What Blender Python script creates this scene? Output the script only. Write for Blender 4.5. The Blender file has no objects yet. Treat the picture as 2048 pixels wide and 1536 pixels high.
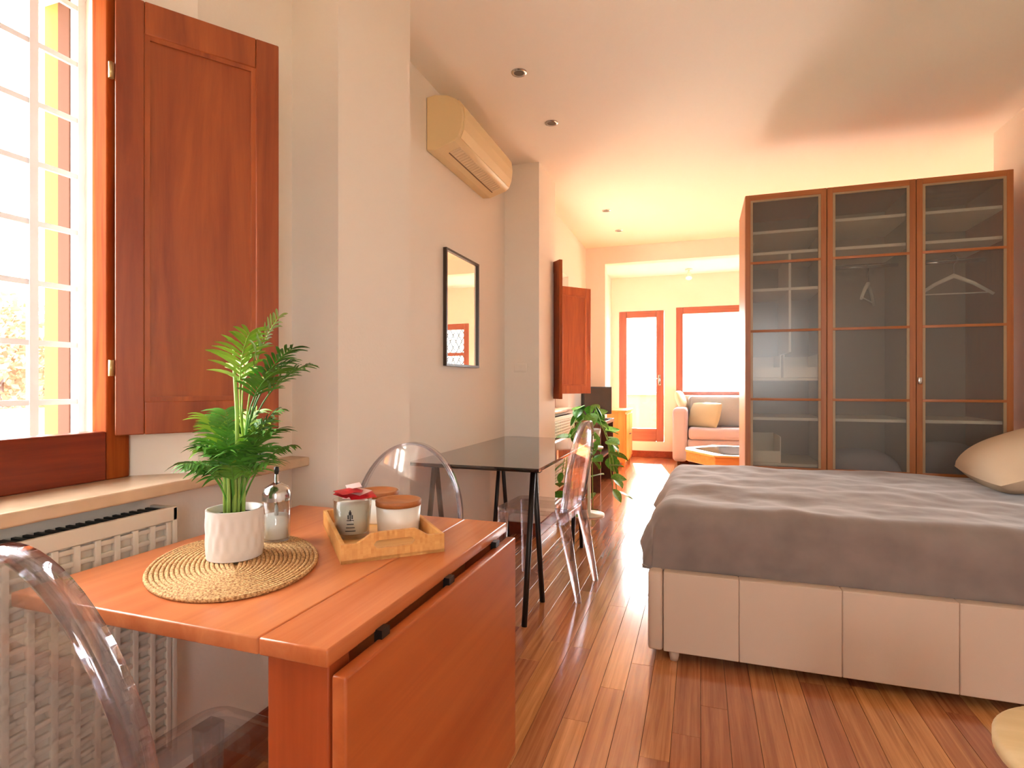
import bpy, bmesh, math, random
from mathutils import Vector, Matrix, noise

random.seed(7)
S = bpy.context.scene
COL = S.collection
PI = math.pi

# ------------------------------------------------------------------ camera
CAM_H, FPX, YAW = 1.12, 1110.0, math.radians(18.71)
cam_d = bpy.data.cameras.new('camera')
cam_d.sensor_width = 36.0
cam_d.lens = 36.0 * FPX / 2048.0
cam_d.clip_start = 0.02
cam = bpy.data.objects.new('camera', cam_d)
COL.objects.link(cam)
cam.location = (0, 0, CAM_H)
cam.rotation_euler = (PI / 2, 0, YAW)
S.camera = cam

# ------------------------------------------------------------------ world, sun, exposure
W = bpy.data.worlds.new('sky'); S.world = W; W.use_nodes = True
_n = W.node_tree.nodes; _n.clear()
_o = _n.new('ShaderNodeOutputWorld'); _b = _n.new('ShaderNodeBackground')
_b.inputs[0].default_value = (0.98, 0.99, 1.0, 1); _b.inputs[1].default_value = 7.0
W.node_tree.links.new(_b.outputs[0], _o.inputs[0])

SUN_EL = math.radians(31.0)
sun_dir = Vector((0.165 * math.cos(SUN_EL), -0.986 * math.cos(SUN_EL), -math.sin(SUN_EL)))
sd = bpy.data.lights.new('sun', 'SUN'); sd.energy = 44.0; sd.angle = math.radians(1.2); sd.color = (1.0, 0.97, 0.93)
so = bpy.data.objects.new('sun', sd); COL.objects.link(so)
so.rotation_euler = sun_dir.to_track_quat('-Z', 'Y').to_euler()
so.location = (-2, 14, 6)

def portal(loc, rot, sx, sy):
    l = bpy.data.lights.new('window_portal', 'AREA'); l.shape = 'RECTANGLE'; l.size = sx; l.size_y = sy
    l.cycles.is_portal = True
    o = bpy.data.objects.new('window_portal', l); COL.objects.link(o); o.location = loc; o.rotation_euler = rot
portal((-1.62, 0.53, 1.58), (0, -PI / 2, 0), 1.2, 1.0)
portal((-1.62, 5.12, 1.58), (0, -PI / 2, 0), 1.2, 1.0)
portal((-0.85, 8.95, 1.25), (-PI / 2, 0, 0), 0.7, 2.0)
portal((0.25, 8.95, 1.6), (-PI / 2, 0, 0), 1.2, 1.35)
portal((1.0, -1.9, 1.55), (PI / 2, 0, 0), .7, 1.2)  # guides sky light through the added window behind the camera
portal((1.45, 8.95, 1.6), (-PI / 2, 0, 0), 1.0, 1.2)

S.view_settings.view_transform = 'Standard'
S.view_settings.look = 'None'
S.view_settings.gamma = 1.0
S.view_settings.use_curve_mapping = False
S.view_settings.exposure = 1.85
S.cycles.use_denoising = True
S.cycles.max_bounces = 14
S.cycles.diffuse_bounces = 8
S.cycles.glossy_bounces = 6
S.cycles.transmission_bounces = 12
S.cycles.transparent_max_bounces = 24
S.cycles.caustics_reflective = True
S.cycles.caustics_refractive = True
S.cycles.blur_glossy = 0.3
S.cycles.sample_clamp_indirect = 12.0

# ------------------------------------------------------------------ photo pixel -> place on a known plane
SN, CS = math.sin(YAW), math.cos(YAW)
def ray(u, v):
    a = (u - 1024.0) / FPX
    return Vector((-SN + CS * a, CS + SN * a, (768.0 - v) / FPX))
def on_z(u, v, z):
    d = ray(u, v); t = (z - CAM_H) / d.z
    return Vector((d.x * t, d.y * t, z))

# ------------------------------------------------------------------ mesh builder
class MB:
    def __init__(s): s.v = []; s.f = []; s.sm = []
    def add(s, vs, fs, smooth=False):
        b = len(s.v); s.v += [Vector(p) for p in vs]
        s.f += [tuple(i + b for i in f) for f in fs]; s.sm += [smooth] * len(fs); return s
    def box(s, lo, hi, mat=None):
        x0, y0, z0 = lo; x1, y1, z1 = hi
        vs = [Vector(p) for p in ((x0,y0,z0),(x1,y0,z0),(x1,y1,z0),(x0,y1,z0),(x0,y0,z1),(x1,y0,z1),(x1,y1,z1),(x0,y1,z1))]
        if mat is not None: vs = [mat @ p for p in vs]
        return s.add(vs, [(0,3,2,1),(4,5,6,7),(0,1,5,4),(1,2,6,5),(2,3,7,6),(3,0,4,7)])
    def hexa(s, bot, top):          # two quads of 4 points each
        return s.add(list(bot) + list(top), [(0,3,2,1),(4,5,6,7),(0,1,5,4),(1,2,6,5),(2,3,7,6),(3,0,4,7)])
    def tube(s, pts, r, n=8, cap=True):
        pts = [Vector(p) for p in pts]; rs = r if isinstance(r, (list, tuple)) else [r] * len(pts)
        vs = []; up = None
        for i, p in enumerate(pts):
            t = (pts[min(i + 1, len(pts) - 1)] - pts[max(i - 1, 0)]).normalized()
            if up is None: up = Vector((0, 0, 1)) if abs(t.z) < .9 else Vector((1, 0, 0))
            a = t.cross(up).normalized(); b = a.cross(t).normalized(); up = b
            for k in range(n):
                w = 2 * PI * k / n; vs.append(p + a * (math.cos(w) * rs[i]) + b * (math.sin(w) * rs[i]))
        fs = []
        for i in range(len(pts) - 1):
            for k in range(n):
                k2 = (k + 1) % n; fs.append((i*n+k, i*n+k2, (i+1)*n+k2, (i+1)*n+k))
        s.add(vs, fs, True)
        if cap:
            b = len(s.v) - len(vs)
            s.f.append(tuple(b + k for k in reversed(range(n)))); s.sm.append(False)
            s.f.append(tuple(b + (len(pts)-1)*n + k for k in range(n))); s.sm.append(False)
        return s
    def lathe(s, prof, n=32, c=(0, 0, 0), smooth=True, cap=True):
        vs = []; fs = []; c = Vector(c)
        for r, z in prof:
            for k in range(n):
                w = 2 * PI * k / n; vs.append(c + Vector((r * math.cos(w), r * math.sin(w), z)))
        m = len(prof)
        for i in range(m - 1):
            for k in range(n):
                k2 = (k + 1) % n; fs.append((i*n+k, i*n+k2, (i+1)*n+k2, (i+1)*n+k))
        s.add(vs, fs, smooth)
        b = len(s.v) - len(vs)
        if cap and prof[0][0] > 1e-6: s.f.append(tuple(b + k for k in reversed(range(n)))); s.sm.append(False)
        if cap and prof[-1][0] > 1e-6: s.f.append(tuple(b + (m-1)*n + k for k in range(n))); s.sm.append(False)
        return s
    def prism(s, poly, axis, lo, hi, smooth=False):   # poly: 2-D points in the two other axes (cyclic order x,y,z)
        def P(a, b, h): return {'x': (h, a, b), 'y': (a, h, b), 'z': (a, b, h)}[axis]
        n = len(poly)
        vs = [P(a, b, lo) for a, b in poly] + [P(a, b, hi) for a, b in poly]
        s.add(vs, [(k, (k+1) % n, n + (k+1) % n, n + k) for k in range(n)], smooth)
        b0 = len(s.v) - 2 * n
        s.f.append(tuple(b0 + k for k in reversed(range(n)))); s.f.append(tuple(b0 + n + k for k in range(n))); s.sm += [False, False]
        return s
    def grid(s, fn, nu, nv, smooth=True, closed_u=False):
        vs = [fn(i / (nu - (0 if closed_u else 1)), j / (nv - 1)) for i in range(nu) for j in range(nv)]
        fs = []
        for i in range(nu if closed_u else nu - 1):
            i2 = (i + 1) % nu
            for j in range(nv - 1): fs.append((i*nv+j, i2*nv+j, i2*nv+j+1, i*nv+j+1))
        return s.add(vs, fs, smooth)
    def build(s, name, mat, parent=None, bevel=0.0, seg=2, world=True, fix=True, kind=None):
        me = bpy.data.meshes.new(name)
        off = parent.matrix_basis.inverted() if (parent is not None and world) else Matrix()
        if parent is not None and world and parent.parent is not None: off = off @ parent.parent.matrix_basis.inverted()
        me.from_pydata([off @ p for p in s.v], [], s.f)
        me.polygons.foreach_set('use_smooth', s.sm)
        bm = bmesh.new(); bm.from_mesh(me)
        if fix: bmesh.ops.recalc_face_normals(bm, faces=bm.faces)
        if bevel > 0:
            es = [e for e in bm.edges if len(e.link_faces) == 2 and e.calc_face_angle(0) > 0.6]
            bmesh.ops.bevel(bm, geom=es, offset=bevel, segments=seg, affect='EDGES', profile=.5, clamp_overlap=True)
            if seg > 1:
                for f in bm.faces: f.smooth = f.smooth or f.calc_area() < bevel * 3 * 2
        bm.to_mesh(me); bm.free()
        me.materials.append(mat)
        o = bpy.data.objects.new(name, me); COL.objects.link(o)
        if parent is not None: o.parent = parent
        if kind: o['kind'] = kind
        return o

def tag(o, label, cat, group=None):
    o['label'] = label; o['category'] = cat
    if group: o['group'] = group
    return o
def thing(name, label, cat, loc=(0, 0, 0), rz=0.0, group=None):
    o = bpy.data.objects.new(name, None); COL.objects.link(o)
    o.empty_display_size = .1
    o.location = loc; o.rotation_euler = (0, 0, rz)
    o.matrix_basis = Matrix.Translation(Vector(loc)) @ Matrix.Rotation(rz, 4, 'Z')
    return tag(o, label, cat, group)
def struct(o, label=None, cat=None):
    o['kind'] = 'structure'
    if label: o['label'] = label
    if cat: o['category'] = cat
    return o
def copy_tree(o, parent=None):
    c = o.copy(); COL.objects.link(c); c.parent = parent
    for ch in o.children: copy_tree(ch, c)
    return c

# ------------------------------------------------------------------ materials
def mat_new(name):
    m = bpy.data.materials.new(name); m.use_nodes = True
    nt = m.node_tree; return m, nt, nt.nodes['Principled BSDF']
def lin(h):
    c = [int(h[i:i+2], 16) / 255 for i in (0, 2, 4)]
    return tuple(x / 12.92 if x <= .04045 else ((x + .055) / 1.055) ** 2.4 for x in c) + (1,)
def plain(name, hexc, rough=.5, metal=0.0, spec=.5, bump=0.0, bscale=60, var=0.0, **kw):
    m, nt, b = mat_new(name)
    c = lin(hexc); b.inputs['Base Color'].default_value = c
    b.inputs['Roughness'].default_value = rough; b.inputs['Metallic'].default_value = metal
    b.inputs['Specular IOR Level'].default_value = spec
    for k, v in kw.items(): b.inputs[k.replace('_', ' ')].default_value = v
    tc = nt.nodes.new('ShaderNodeTexCoord')
    nz = nt.nodes.new('ShaderNodeTexNoise'); nz.inputs['Scale'].default_value = bscale; nz.inputs['Detail'].default_value = 3
    nt.links.new(tc.outputs['Object'], nz.inputs['Vector'])
    if var > 0:
        rp = nt.nodes.new('ShaderNodeValToRGB')
        rp.color_ramp.elements[0].position = .3; rp.color_ramp.elements[1].position = .7
        rp.color_ramp.elements[0].color = tuple(x * (1 - var) for x in c[:3]) + (1,)
        rp.color_ramp.elements[1].color = tuple(min(1, x * (1 + var)) for x in c[:3]) + (1,)
        nt.links.new(nz.outputs[0], rp.inputs[0]); nt.links.new(rp.outputs[0], b.inputs['Base Color'])
    if bump > 0:
        bp = nt.nodes.new('ShaderNodeBump'); bp.inputs['Strength'].default_value = bump; bp.inputs['Distance'].default_value = .01
        nt.links.new(nz.outputs[0], bp.inputs['Height']); nt.links.new(bp.outputs[0], b.inputs['Normal'])
    return m
def wood(name, h1, h2, axis='z', rough=.4, fine=28.0, stretch=.06, rnd=0.0, spec=.5, coat=0.0, world_random=False):
    m, nt, b = mat_new(name)
    N = nt.nodes; L = nt.links
    tc = N.new('ShaderNodeTexCoord'); mp = N.new('ShaderNodeMapping')
    sc = {'x': (fine * stretch, fine, fine), 'y': (fine, fine * stretch, fine), 'z': (fine, fine, fine * stretch)}[axis]
    mp.inputs['Scale'].default_value = sc
    L.new(tc.outputs['Object'], mp.inputs['Vector'])
    oi = N.new('ShaderNodeObjectInfo'); ge = N.new('ShaderNodeNewGeometry')
    ad = N.new('ShaderNodeMath'); ad.operation = 'ADD'
    L.new(oi.outputs['Random'], ad.inputs[0]); L.new(ge.outputs['Random Per Island'], ad.inputs[1])
    fr = N.new('ShaderNodeMath'); fr.operation = 'FRACT'; L.new(ad.outputs[0], fr.inputs[0])
    mu = N.new('ShaderNodeMath'); mu.operation = 'MULTIPLY'; mu.inputs[1].default_value = 37.0; L.new(fr.outputs[0], mu.inputs[0])
    nz = N.new('ShaderNodeTexNoise'); nz.noise_dimensions = '4D'
    nz.inputs['Scale'].default_value = 1.0; nz.inputs['Detail'].default_value = 6; nz.inputs['Roughness'].default_value = .62
    nz.inputs['Distortion'].default_value = .6
    L.new(mp.outputs[0], nz.inputs['Vector']); L.new(mu.outputs[0], nz.inputs['W'])
    rp = N.new('ShaderNodeValToRGB')
    rp.color_ramp.elements[0].position = .32; rp.color_ramp.elements[1].position = .68
    rp.color_ramp.elements[0].color = lin(h1); rp.color_ramp.elements[1].color = lin(h2)
    L.new(nz.outputs[0], rp.inputs[0])
    out = rp.outputs[0]
    if rnd > 0:
        hs = N.new('ShaderNodeHueSaturation')
        mr = N.new('ShaderNodeMapRange'); mr.inputs['To Min'].default_value = 1 - rnd; mr.inputs['To Max'].default_value = 1 + rnd
        L.new(fr.outputs[0], mr.inputs['Value']); L.new(mr.outputs[0], hs.inputs['Value'])
        mh = N.new('ShaderNodeMapRange'); mh.inputs['To Min'].default_value = .49; mh.inputs['To Max'].default_value = .512
        L.new(fr.outputs[0], mh.inputs['Value']); L.new(mh.outputs[0], hs.inputs['Hue'])
        L.new(out, hs.inputs['Color']); out = hs.outputs[0]
    L.new(out, b.inputs['Base Color'])
    b.inputs['Roughness'].default_value = rough; b.inputs['Specular IOR Level'].default_value = spec
    if coat > 0:
        b.inputs['Coat Weight'].default_value = coat; b.inputs['Coat Roughness'].default_value = .13
    bp = N.new('ShaderNodeBump'); bp.inputs['Strength'].default_value = .05; bp.inputs['Distance'].default_value = .004
    L.new(nz.outputs[0], bp.inputs['Height']); L.new(bp.outputs[0], b.inputs['Normal'])
    return m
def clear_mix(name, glass_share, tint, gloss=.08, ior=1.45, rough=.0, frost=None):
    """see-through plastic or glass: a share of real refraction, the rest straight-through with a sheen"""
    m = bpy.data.materials.new(name); m.use_nodes = True; nt = m.node_tree; N = nt.nodes; L = nt.links; N.clear()
    out = N.new('ShaderNodeOutputMaterial')
    tr = N.new('ShaderNodeBsdfTransparent'); tr.inputs[0].default_value = tint
    gl = N.new('ShaderNodeBsdfGlossy'); gl.inputs['Roughness'].default_value = max(rough, .02)
    fz = N.new('ShaderNodeLayerWeight'); fz.inputs['Blend'].default_value = .5
    pw = N.new('ShaderNodeMath'); pw.operation = 'POWER'; pw.inputs[1].default_value = 4.5; L.new(fz.outputs['Facing'], pw.inputs[0])
    ma = N.new('ShaderNodeMath'); ma.operation = 'MULTIPLY_ADD'; ma.inputs[1].default_value = .95; ma.inputs[2].default_value = .045; L.new(pw.outputs[0], ma.inputs[0])
    ad = N.new('ShaderNodeMath'); ad.operation = 'MULTIPLY'; ad.inputs[1].default_value = gloss; ad.use_clamp = True
    L.new(ma.outputs[0], ad.inputs[0])
    mx = N.new('ShaderNodeMixShader'); L.new(ad.outputs[0], mx.inputs[0]); L.new(tr.outputs[0], mx.inputs[1]); L.new(gl.outputs[0], mx.inputs[2])
    last = mx
    if glass_share > 0:
        g = N.new('ShaderNodeBsdfGlass'); g.inputs['IOR'].default_value = ior; g.inputs['Roughness'].default_value = rough; g.inputs['Color'].default_value = tint
        m2 = N.new('ShaderNodeMixShader'); m2.inputs[0].default_value = glass_share
        L.new(last.outputs[0], m2.inputs[1]); L.new(g.outputs[0], m2.inputs[2]); last = m2
    if frost:
        col, share = frost
        df = N.new('ShaderNodeBsdfDiffuse'); df.inputs[0].default_value = col
        tl = N.new('ShaderNodeBsdfTranslucent'); tl.inputs[0].default_value = col
        m3 = N.new('ShaderNodeMixShader'); m3.inputs[0].default_value = .5; L.new(df.outputs[0], m3.inputs[1]); L.new(tl.outputs[0], m3.inputs[2])
        m4 = N.new('ShaderNodeMixShader'); m4.inputs[0].default_value = share; L.new(last.outputs[0], m4.inputs[1]); L.new(m3.outputs[0], m4.inputs[2]); last = m4
    L.new(last.outputs[0], out.inputs[0])
    return m

M = {}
M['plaster'] = plain('cream_plaster', 'EBE5DB', .85, bump=.05, bscale=90, spec=.2)
M['ceiling'] = plain('ceiling_paint', 'EFEAE0', .9, bump=.03, bscale=60, spec=.2)
M['exterior'] = plain('yellow_exterior', 'A8683E', .9, spec=0.0, bump=.1, bscale=40)
M['white_paint'] = plain('white_enamel', 'EDEAE2', .35)
M['grille'] = plain('grey_white_enamel', 'C2C4CA', .4)
M['brown_paint'] = plain('brown_exterior_paint', '5A4038', .9, spec=0.0)
M['marble'] = plain('beige_marble', 'C9AE92', .25, var=.16, bscale=9)
M['shutter'] = wood('red_brown_shutter_wood', '7C3214', 'A85626', 'z', .38, 14, .09)
M['frame_wood'] = wood('dark_red_frame_wood', '7A3416', 'A85624', 'z', .7, 30, .06, spec=.05)
M['frame_wood_y'] = wood('dark_red_rail_wood', '6A200D', '8E3414', 'y', .3, 30, .06)
M['door_wood'] = wood('orange_brown_door_wood', '96584A', 'B0705E', 'z', .45, 24, .05)
M['door_wood_x'] = wood('orange_brown_rail_wood', '96584A', 'B0705E', 'x', .45, 24, .05)
M['base_wood'] = wood('baseboard_wood', '7A2E14', '9A4420', 'y', .35, 24, .05)
M['floor'] = wood('reddish_floor_wood', 'A05E38', 'D8925E', 'y', .2, 46, .035, rnd=.22, spec=.5, coat=1.0)
M['cherry'] = wood('cherry_table_wood', 'B66A34', 'D08A50', 'y', .28, 20, .05, rnd=.05)
M['cherry_red'] = wood('redder_cherry_wood', 'AE5A30', 'C27242', 'y', .25, 20, .05)
M['cherry_z'] = wood('cherry_leg_wood', '98401A', 'B05226', 'z', .32, 20, .05)
M['cherry_leaf'] = wood('cherry_leaf_wood', 'A04A20', 'BC6632', 'y', .3, 14, .05)
M['bamboo'] = wood('bamboo_wood', 'C88A44', 'E0AC66', 'x', .4, 30, .06)
M['lid'] = wood('brown_lid_wood', '96562A', 'B06C3A', 'x', .5, 30, .08)
M['pine'] = wood('pine_wood', 'C8792E', 'DE9848', 'z', .45, 18, .06)
M['pine_x'] = wood('pine_table_wood', 'C06A2A', 'D88A44', 'x', .4, 18, .06)
M['wardrobe'] = wood('orange_wardrobe_wood', '9A5A2C', 'B4703C', 'z', .4, 30, .05)
M['wardrobe_x'] = wood('orange_wardrobe_wood_across', '9A5A2C', 'B4703C', 'x', .4, 30, .05)
M['trim_beige'] = plain('beige_metal_trim', 'A88E6C', .4)
M['birch'] = wood('pale_stool_wood', 'CDB07E', 'DCC498', 'x', .5, 20, .08)
M['dark_wood'] = wood('dark_brown_wood', '3A1C10', '5A3018', 'y', .4, 20, .08)
M['pane'] = clear_mix('window_pane', 0, (.97, .98, .97, 1), gloss=.8)
M['poly'] = clear_mix('clear_polycarbonate', .16, (.965, .965, .985, 1), gloss=1.0, ior=1.45)
M['poly_rim'] = clear_mix('clear_polycarbonate_edge', .38, (.90, .90, .95, 1), gloss=1.0, ior=1.5)
M['poly_thin'] = clear_mix('clear_polycarbonate_sheet', .12, (.95, .95, .97, 1), gloss=1.0, ior=1.5)
M['glassware'] = clear_mix('clear_glass', .12, (.97, .98, .97, 1), gloss=1.0, ior=1.4)
M['frosted'] = clear_mix('frosted_cabinet_glass', 0, (.88, .88, .85, 1), gloss=.8, ior=1.5, rough=.22, frost=((.60, .57, .52, 1), .19))
M['mirror'] = plain('mirror_silver', 'F2F2EE', .01, metal=1.0)
M['mirror_frame'] = plain('dark_mirror_frame', '3A2A1E', .4)
M['chrome'] = plain('polished_steel', 'C8C8C8', .15, metal=1.0)
M['brass'] = plain('brass_hinge', 'C8B080', .3, metal=1.0)
M['black_steel'] = plain('black_powder_steel', '17110F', .4)
M['black_glass'] = plain('black_table_glass', '0C0A09', .04, spec=.9, Coat_Weight=.6, Coat_Roughness=.03)
M['radiator'] = plain('white_radiator', 'D6D0C2', .4)
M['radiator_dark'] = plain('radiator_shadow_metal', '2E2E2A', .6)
M['ac'] = plain('aged_cream_plastic', 'E6CFA0', .4)
M['ac_dark'] = plain('vent_slot', '7A5C3C', .6)
M['ac_grille'] = plain('vent_louvre', 'E2CDA8', .5)
M['ceramic'] = plain('white_ceramic', 'D6D0CA', .35)
M['canister'] = plain('white_canister', 'E8E4DA', .3)
M['soil'] = plain('potting_soil', '2E1D14', .95, bump=.6, bscale=180)
M['leaf'] = plain('palm_leaf', '4F8A2E', .45, var=.4, bscale=14)
M['leaf_lime'] = plain('young_palm_leaf', '8CB03A', .45, var=.25, bscale=14)
M['stem'] = plain('palm_stem', '8FAE4E', .5, var=.2, bscale=30)
M['pothos'] = plain('pothos_leaf', '5FA03A', .4, var=.35, bscale=7)
M['sugar'] = plain('white_sugar', 'F4F2EE', .8, bump=.2, bscale=500)
M['print'] = plain('dark_print', '2C2C2C', .6)
M['red_cloth'] = plain('red_packet', 'C0202A', .4, var=.3, bscale=60)
M['pink'] = plain('pink_packet', 'F0C8C4', .4)
M['paper_label'] = plain('pale_jar_print', 'D8D6C8', .5)
M['leather'] = plain('beige_leather', 'BFA792', .5, bump=.05, bscale=200)
M['blanket'] = plain('taupe_plush', '7A6A61', .9, bump=.35, bscale=8, var=.14, Sheen_Weight=.6, Sheen_Roughness=.5)
M['pillow'] = plain('cream_pillow', 'D9C3A6', .85, bump=.08, bscale=120)
M['sofa'] = plain('grey_sofa_fabric', 'A8A4B2', .9, bump=.3, bscale=300)
M['sofa_back'] = plain('blue_grey_corduroy', '98A2AC', .9, bump=.3, bscale=200)
M['cushion'] = plain('pale_green_cushion', 'A8A894', .9, bump=.3, bscale=160)
M['cushion2'] = plain('cream_cushion', 'E0D2B8', .9, bump=.3, bscale=160)
M['tv_black'] = plain('black_plastic', '1C1A1C', .3)
M['tv_screen'] = plain('dark_screen', '141416', .08, spec=.8)
M['grey_inner'] = plain('wardrobe_inner', '9C9284', .6)
M['shelf_white'] = plain('white_shelf', 'FAF6EC', .5)
M['ground'] = plain('pale_ground', '8E8068', .95, var=.1, bscale=.6)
M['tree_far'] = plain('dry_foliage', '86705C', .95, spec=0.0, var=.12, bscale=2)
M['roof_far'] = plain('pale_house', '6A6460', .9, spec=0.0)
M['roof_tile'] = plain('terracotta_roof', '7A5A4A', .95, spec=0.0, var=.2, bscale=4)
M['parapet'] = plain('yellow_parapet', 'B07A34', .9, var=.05, bscale=6)
M['tile'] = plain('balcony_tile', 'C8A078', .7, var=.1, bscale=3)
M['lamp_in'] = plain('unlit_bulb', '5A4E40', .3)

# woven placemat: fine plaited cord rings
def woven(name):
    m, nt, b = mat_new(name); N = nt.nodes; L = nt.links
    tc = N.new('ShaderNodeTexCoord'); nz = N.new('ShaderNodeTexNoise'); nz.inputs['Scale'].default_value = 260; nz.inputs['Detail'].default_value = 2
    L.new(tc.outputs['Object'], nz.inputs['Vector'])
    rp = N.new('ShaderNodeValToRGB'); rp.color_ramp.elements[0].position = .35; rp.color_ramp.elements[1].position = .62
    rp.color_ramp.elements[0].color = lin('8E5E2C'); rp.color_ramp.elements[1].color = lin('D8B078')
    L.new(nz.outputs[0], rp.inputs[0]); L.new(rp.outputs[0], b.inputs['Base Color']); b.inputs['Roughness'].default_value = .8
    bp = N.new('ShaderNodeBump'); bp.inputs['Strength'].default_value = .6; bp.inputs['Distance'].default_value = .003
    L.new(nz.outputs[0], bp.inputs['Height']); L.new(bp.outputs[0], b.inputs['Normal'])
    return m
M['woven'] = woven('woven_rattan')

# ================================================================== THE ROOM
ZC = 2.76
X_W, X_N, X_P = -1.31, -1.395, -1.125     # window wall, niche wall, pillar face
X_OUT = -1.745
Y_BACK, Y_WING, Y_FAR = -1.7, 6.665, 8.7
X_R, Y_RE, X_R2 = 1.82, 4.45, 3.3

# floor: a screed with wooden planks on it
fl = MB().box((X_OUT, Y_BACK - .1, -.12), (X_R2 + .1, Y_FAR + .1, -.02)).build('floor', M['dark_wood'])
struct(fl, 'reddish wooden plank floor running the length of the room', 'floor')
PW = .088
lengths = [.62, .8, 1.0, 1.25]
pl_mesh = {}
for L_ in lengths:
    b = MB().box((0, 0, -.019), (PW - .0012, L_ - .0012, 0))
    o = b.build('plank', M['floor'], bevel=.0006, seg=1)
    pl_mesh[L_] = o.data; bpy.data.objects.remove(o)
cands = []
x = X_N - .01
while x < X_R2:
    y = Y_BACK + random.random() * -.6
    while y < Y_FAR:
        L_ = random.choice(lengths)
        if not (x > X_R + .02 and y < Y_RE - 1.3): cands.append((x, y, L_))
        y += L_
    x += PW
def vis_score(c):
    x, y, L_ = c; cx, cy = x + PW / 2, y + L_ / 2
    D = -SN * cx + CS * cy
    if D < .6: return -1
    u = 1024 + FPX * (CS * cx + SN * cy) / D; v = 768 + FPX * CAM_H / D
    if not (-20 < u < 2070 and v < 1800): return -1
    if cx > -.2 and 2.4 < cy < 4.6: return -1            # under the bed and wardrobe
    if cx < -.5 and .4 < cy < 1.5: return 0.001 / D
    return 1.0 / D
cands.sort(key=vis_score, reverse=True)
for (x, y, L_) in cands[:290]:
    o = bpy.data.objects.new('plank', pl_mesh[L_]); COL.objects.link(o); o.location = (x, y, 0); o.parent = fl
rest = MB()
for (x, y, L_) in cands[290:]: rest.box((x, y, -.019), (x + PW - .0012, y + L_ - .0012, 0))
rest.build('plank', M['floor'], fl, kind='stuff')

ce = MB().box((X_OUT, Y_BACK - .1, ZC), (X_R2 + .1, Y_FAR + .2, ZC + .12)).build('ceiling', M['ceiling'])
struct(ce, 'plain cream ceiling with small recessed spotlights', 'ceiling')

# left wall: window bays with splayed reveals, niche, pillars
def bay(b, y0, y1, wy0, wy1, z0=.877, z1=2.18, sp=.11):
    """solid wall from y0..y1 (face X_W, back X_OUT) with a window hole; the room side of the hole is splayed"""
    b.box((X_OUT, y0, 0), (X_W, wy0 - sp, ZC)); b.box((X_OUT, wy1 + sp, 0), (X_W, y1, ZC))
    b.box((X_OUT, wy0 - sp, 0), (X_W, wy1 + sp, z0 - .03)); b.box((X_OUT, wy0 - sp, z1 + .07), (X_W, wy1 + sp, ZC))
    xi = -1.44
    for (ya, yb, sgn) in ((wy0 - sp, wy0, 1), (wy1 + sp, wy1, -1)):
        lo, hi = z0 - .03, z1 + .07
        b.prism([(X_OUT, ya), (X_W, ya), (xi, yb), (X_OUT, yb)], 'z', lo, hi)
    b.add([(X_W, wy0 - sp, z1 + .07), (X_W, wy1 + sp, z1 + .07), (xi, wy1, z1), (xi, wy0, z1), (X_OUT, wy0, z1), (X_OUT, wy1, z1), (X_OUT, wy1 + sp, z1 + .07), (X_OUT, wy0 - sp, z1 + .07)],
          [(0, 1, 2, 3), (3, 2, 5, 4)])
wl = MB()
bay(wl, Y_BACK, 1.543, .06, 1.06)
wl.box((X_OUT, 1.543, 0), (X_P, 2.02, ZC))
wl.box((X_OUT, 2.02, 0), (X_N, 3.945, ZC))
wl.box((X_OUT, 3.945, 0), (X_P, 4.42, ZC))
bay(wl, 4.42, Y_WING, 4.62, 5.60)
wl.box((X_OUT, Y_WING, 0), (-1.078, Y_WING + .14, ZC))
wl.box((X_OUT, Y_WING + .14, 0), (X_W, Y_FAR + .3, ZC))
struct(wl.build('wall_left', M['plaster']), 'cream plaster window wall with two pillars and a niche', 'wall')
struct(MB().box((-1.078, Y_WING, 2.56), (X_R2, Y_WING + .14, ZC)).build('trim_1', M['plaster']), 'cream plaster beam crossing the ceiling before the sofa', 'beam')
# back, right and return walls
BWX0, BWX1, BWZ0, BWZ1 = .65, 1.35, .95, 2.15  # opening of the added window that lets fill light in from behind
wbk = MB().box((X_OUT, Y_BACK - .15, 0), (BWX0, Y_BACK, ZC)).box((BWX1, Y_BACK - .15, 0), (X_R2, Y_BACK, ZC)).box((BWX0, Y_BACK - .15, 0), (BWX1, Y_BACK, BWZ0)).box((BWX0, Y_BACK - .15, BWZ1), (BWX1, Y_BACK, ZC))
struct(wbk.build('wall_back', M['plaster']), 'cream wall behind the viewer with a window added for fill light', 'wall')
wr = MB().box((X_R, Y_BACK, 0), (X_R + .15, Y_RE, ZC)).box((X_R + .15, Y_RE - .15, 0), (X_R2, Y_RE, ZC)).box((X_R2, Y_RE - .15, 0), (X_R2 + .15, Y_FAR + .3, ZC))
struct(wr.build('wall_right', M['plaster']), 'plain cream wall at the head of the bed', 'wall')
# far wall with door and two windows
wf = MB(); FY0, FY1 = Y_FAR, Y_FAR + .28
holes = [(-1.19, -.514, .24, 2.24), (-.34, .82, .95, 2.27), (.955, 1.95, .95, 2.15)]
xs = [X_OUT]
for (a, b_, z0, z1) in holes:
    wf.box((xs[-1], FY0, 0), (a, FY1, ZC)); wf.box((a, FY0, 0), (b_, FY1, z0)); wf.box((a, FY0, z1), (b_, FY1, ZC)); xs.append(b_)
wf.box((xs[-1], FY0, 0), (X_R2 + .15, FY1, ZC))
struct(wf.build('wall_far', M['plaster']), 'cream far wall with a glazed door and windows', 'wall')

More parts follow.
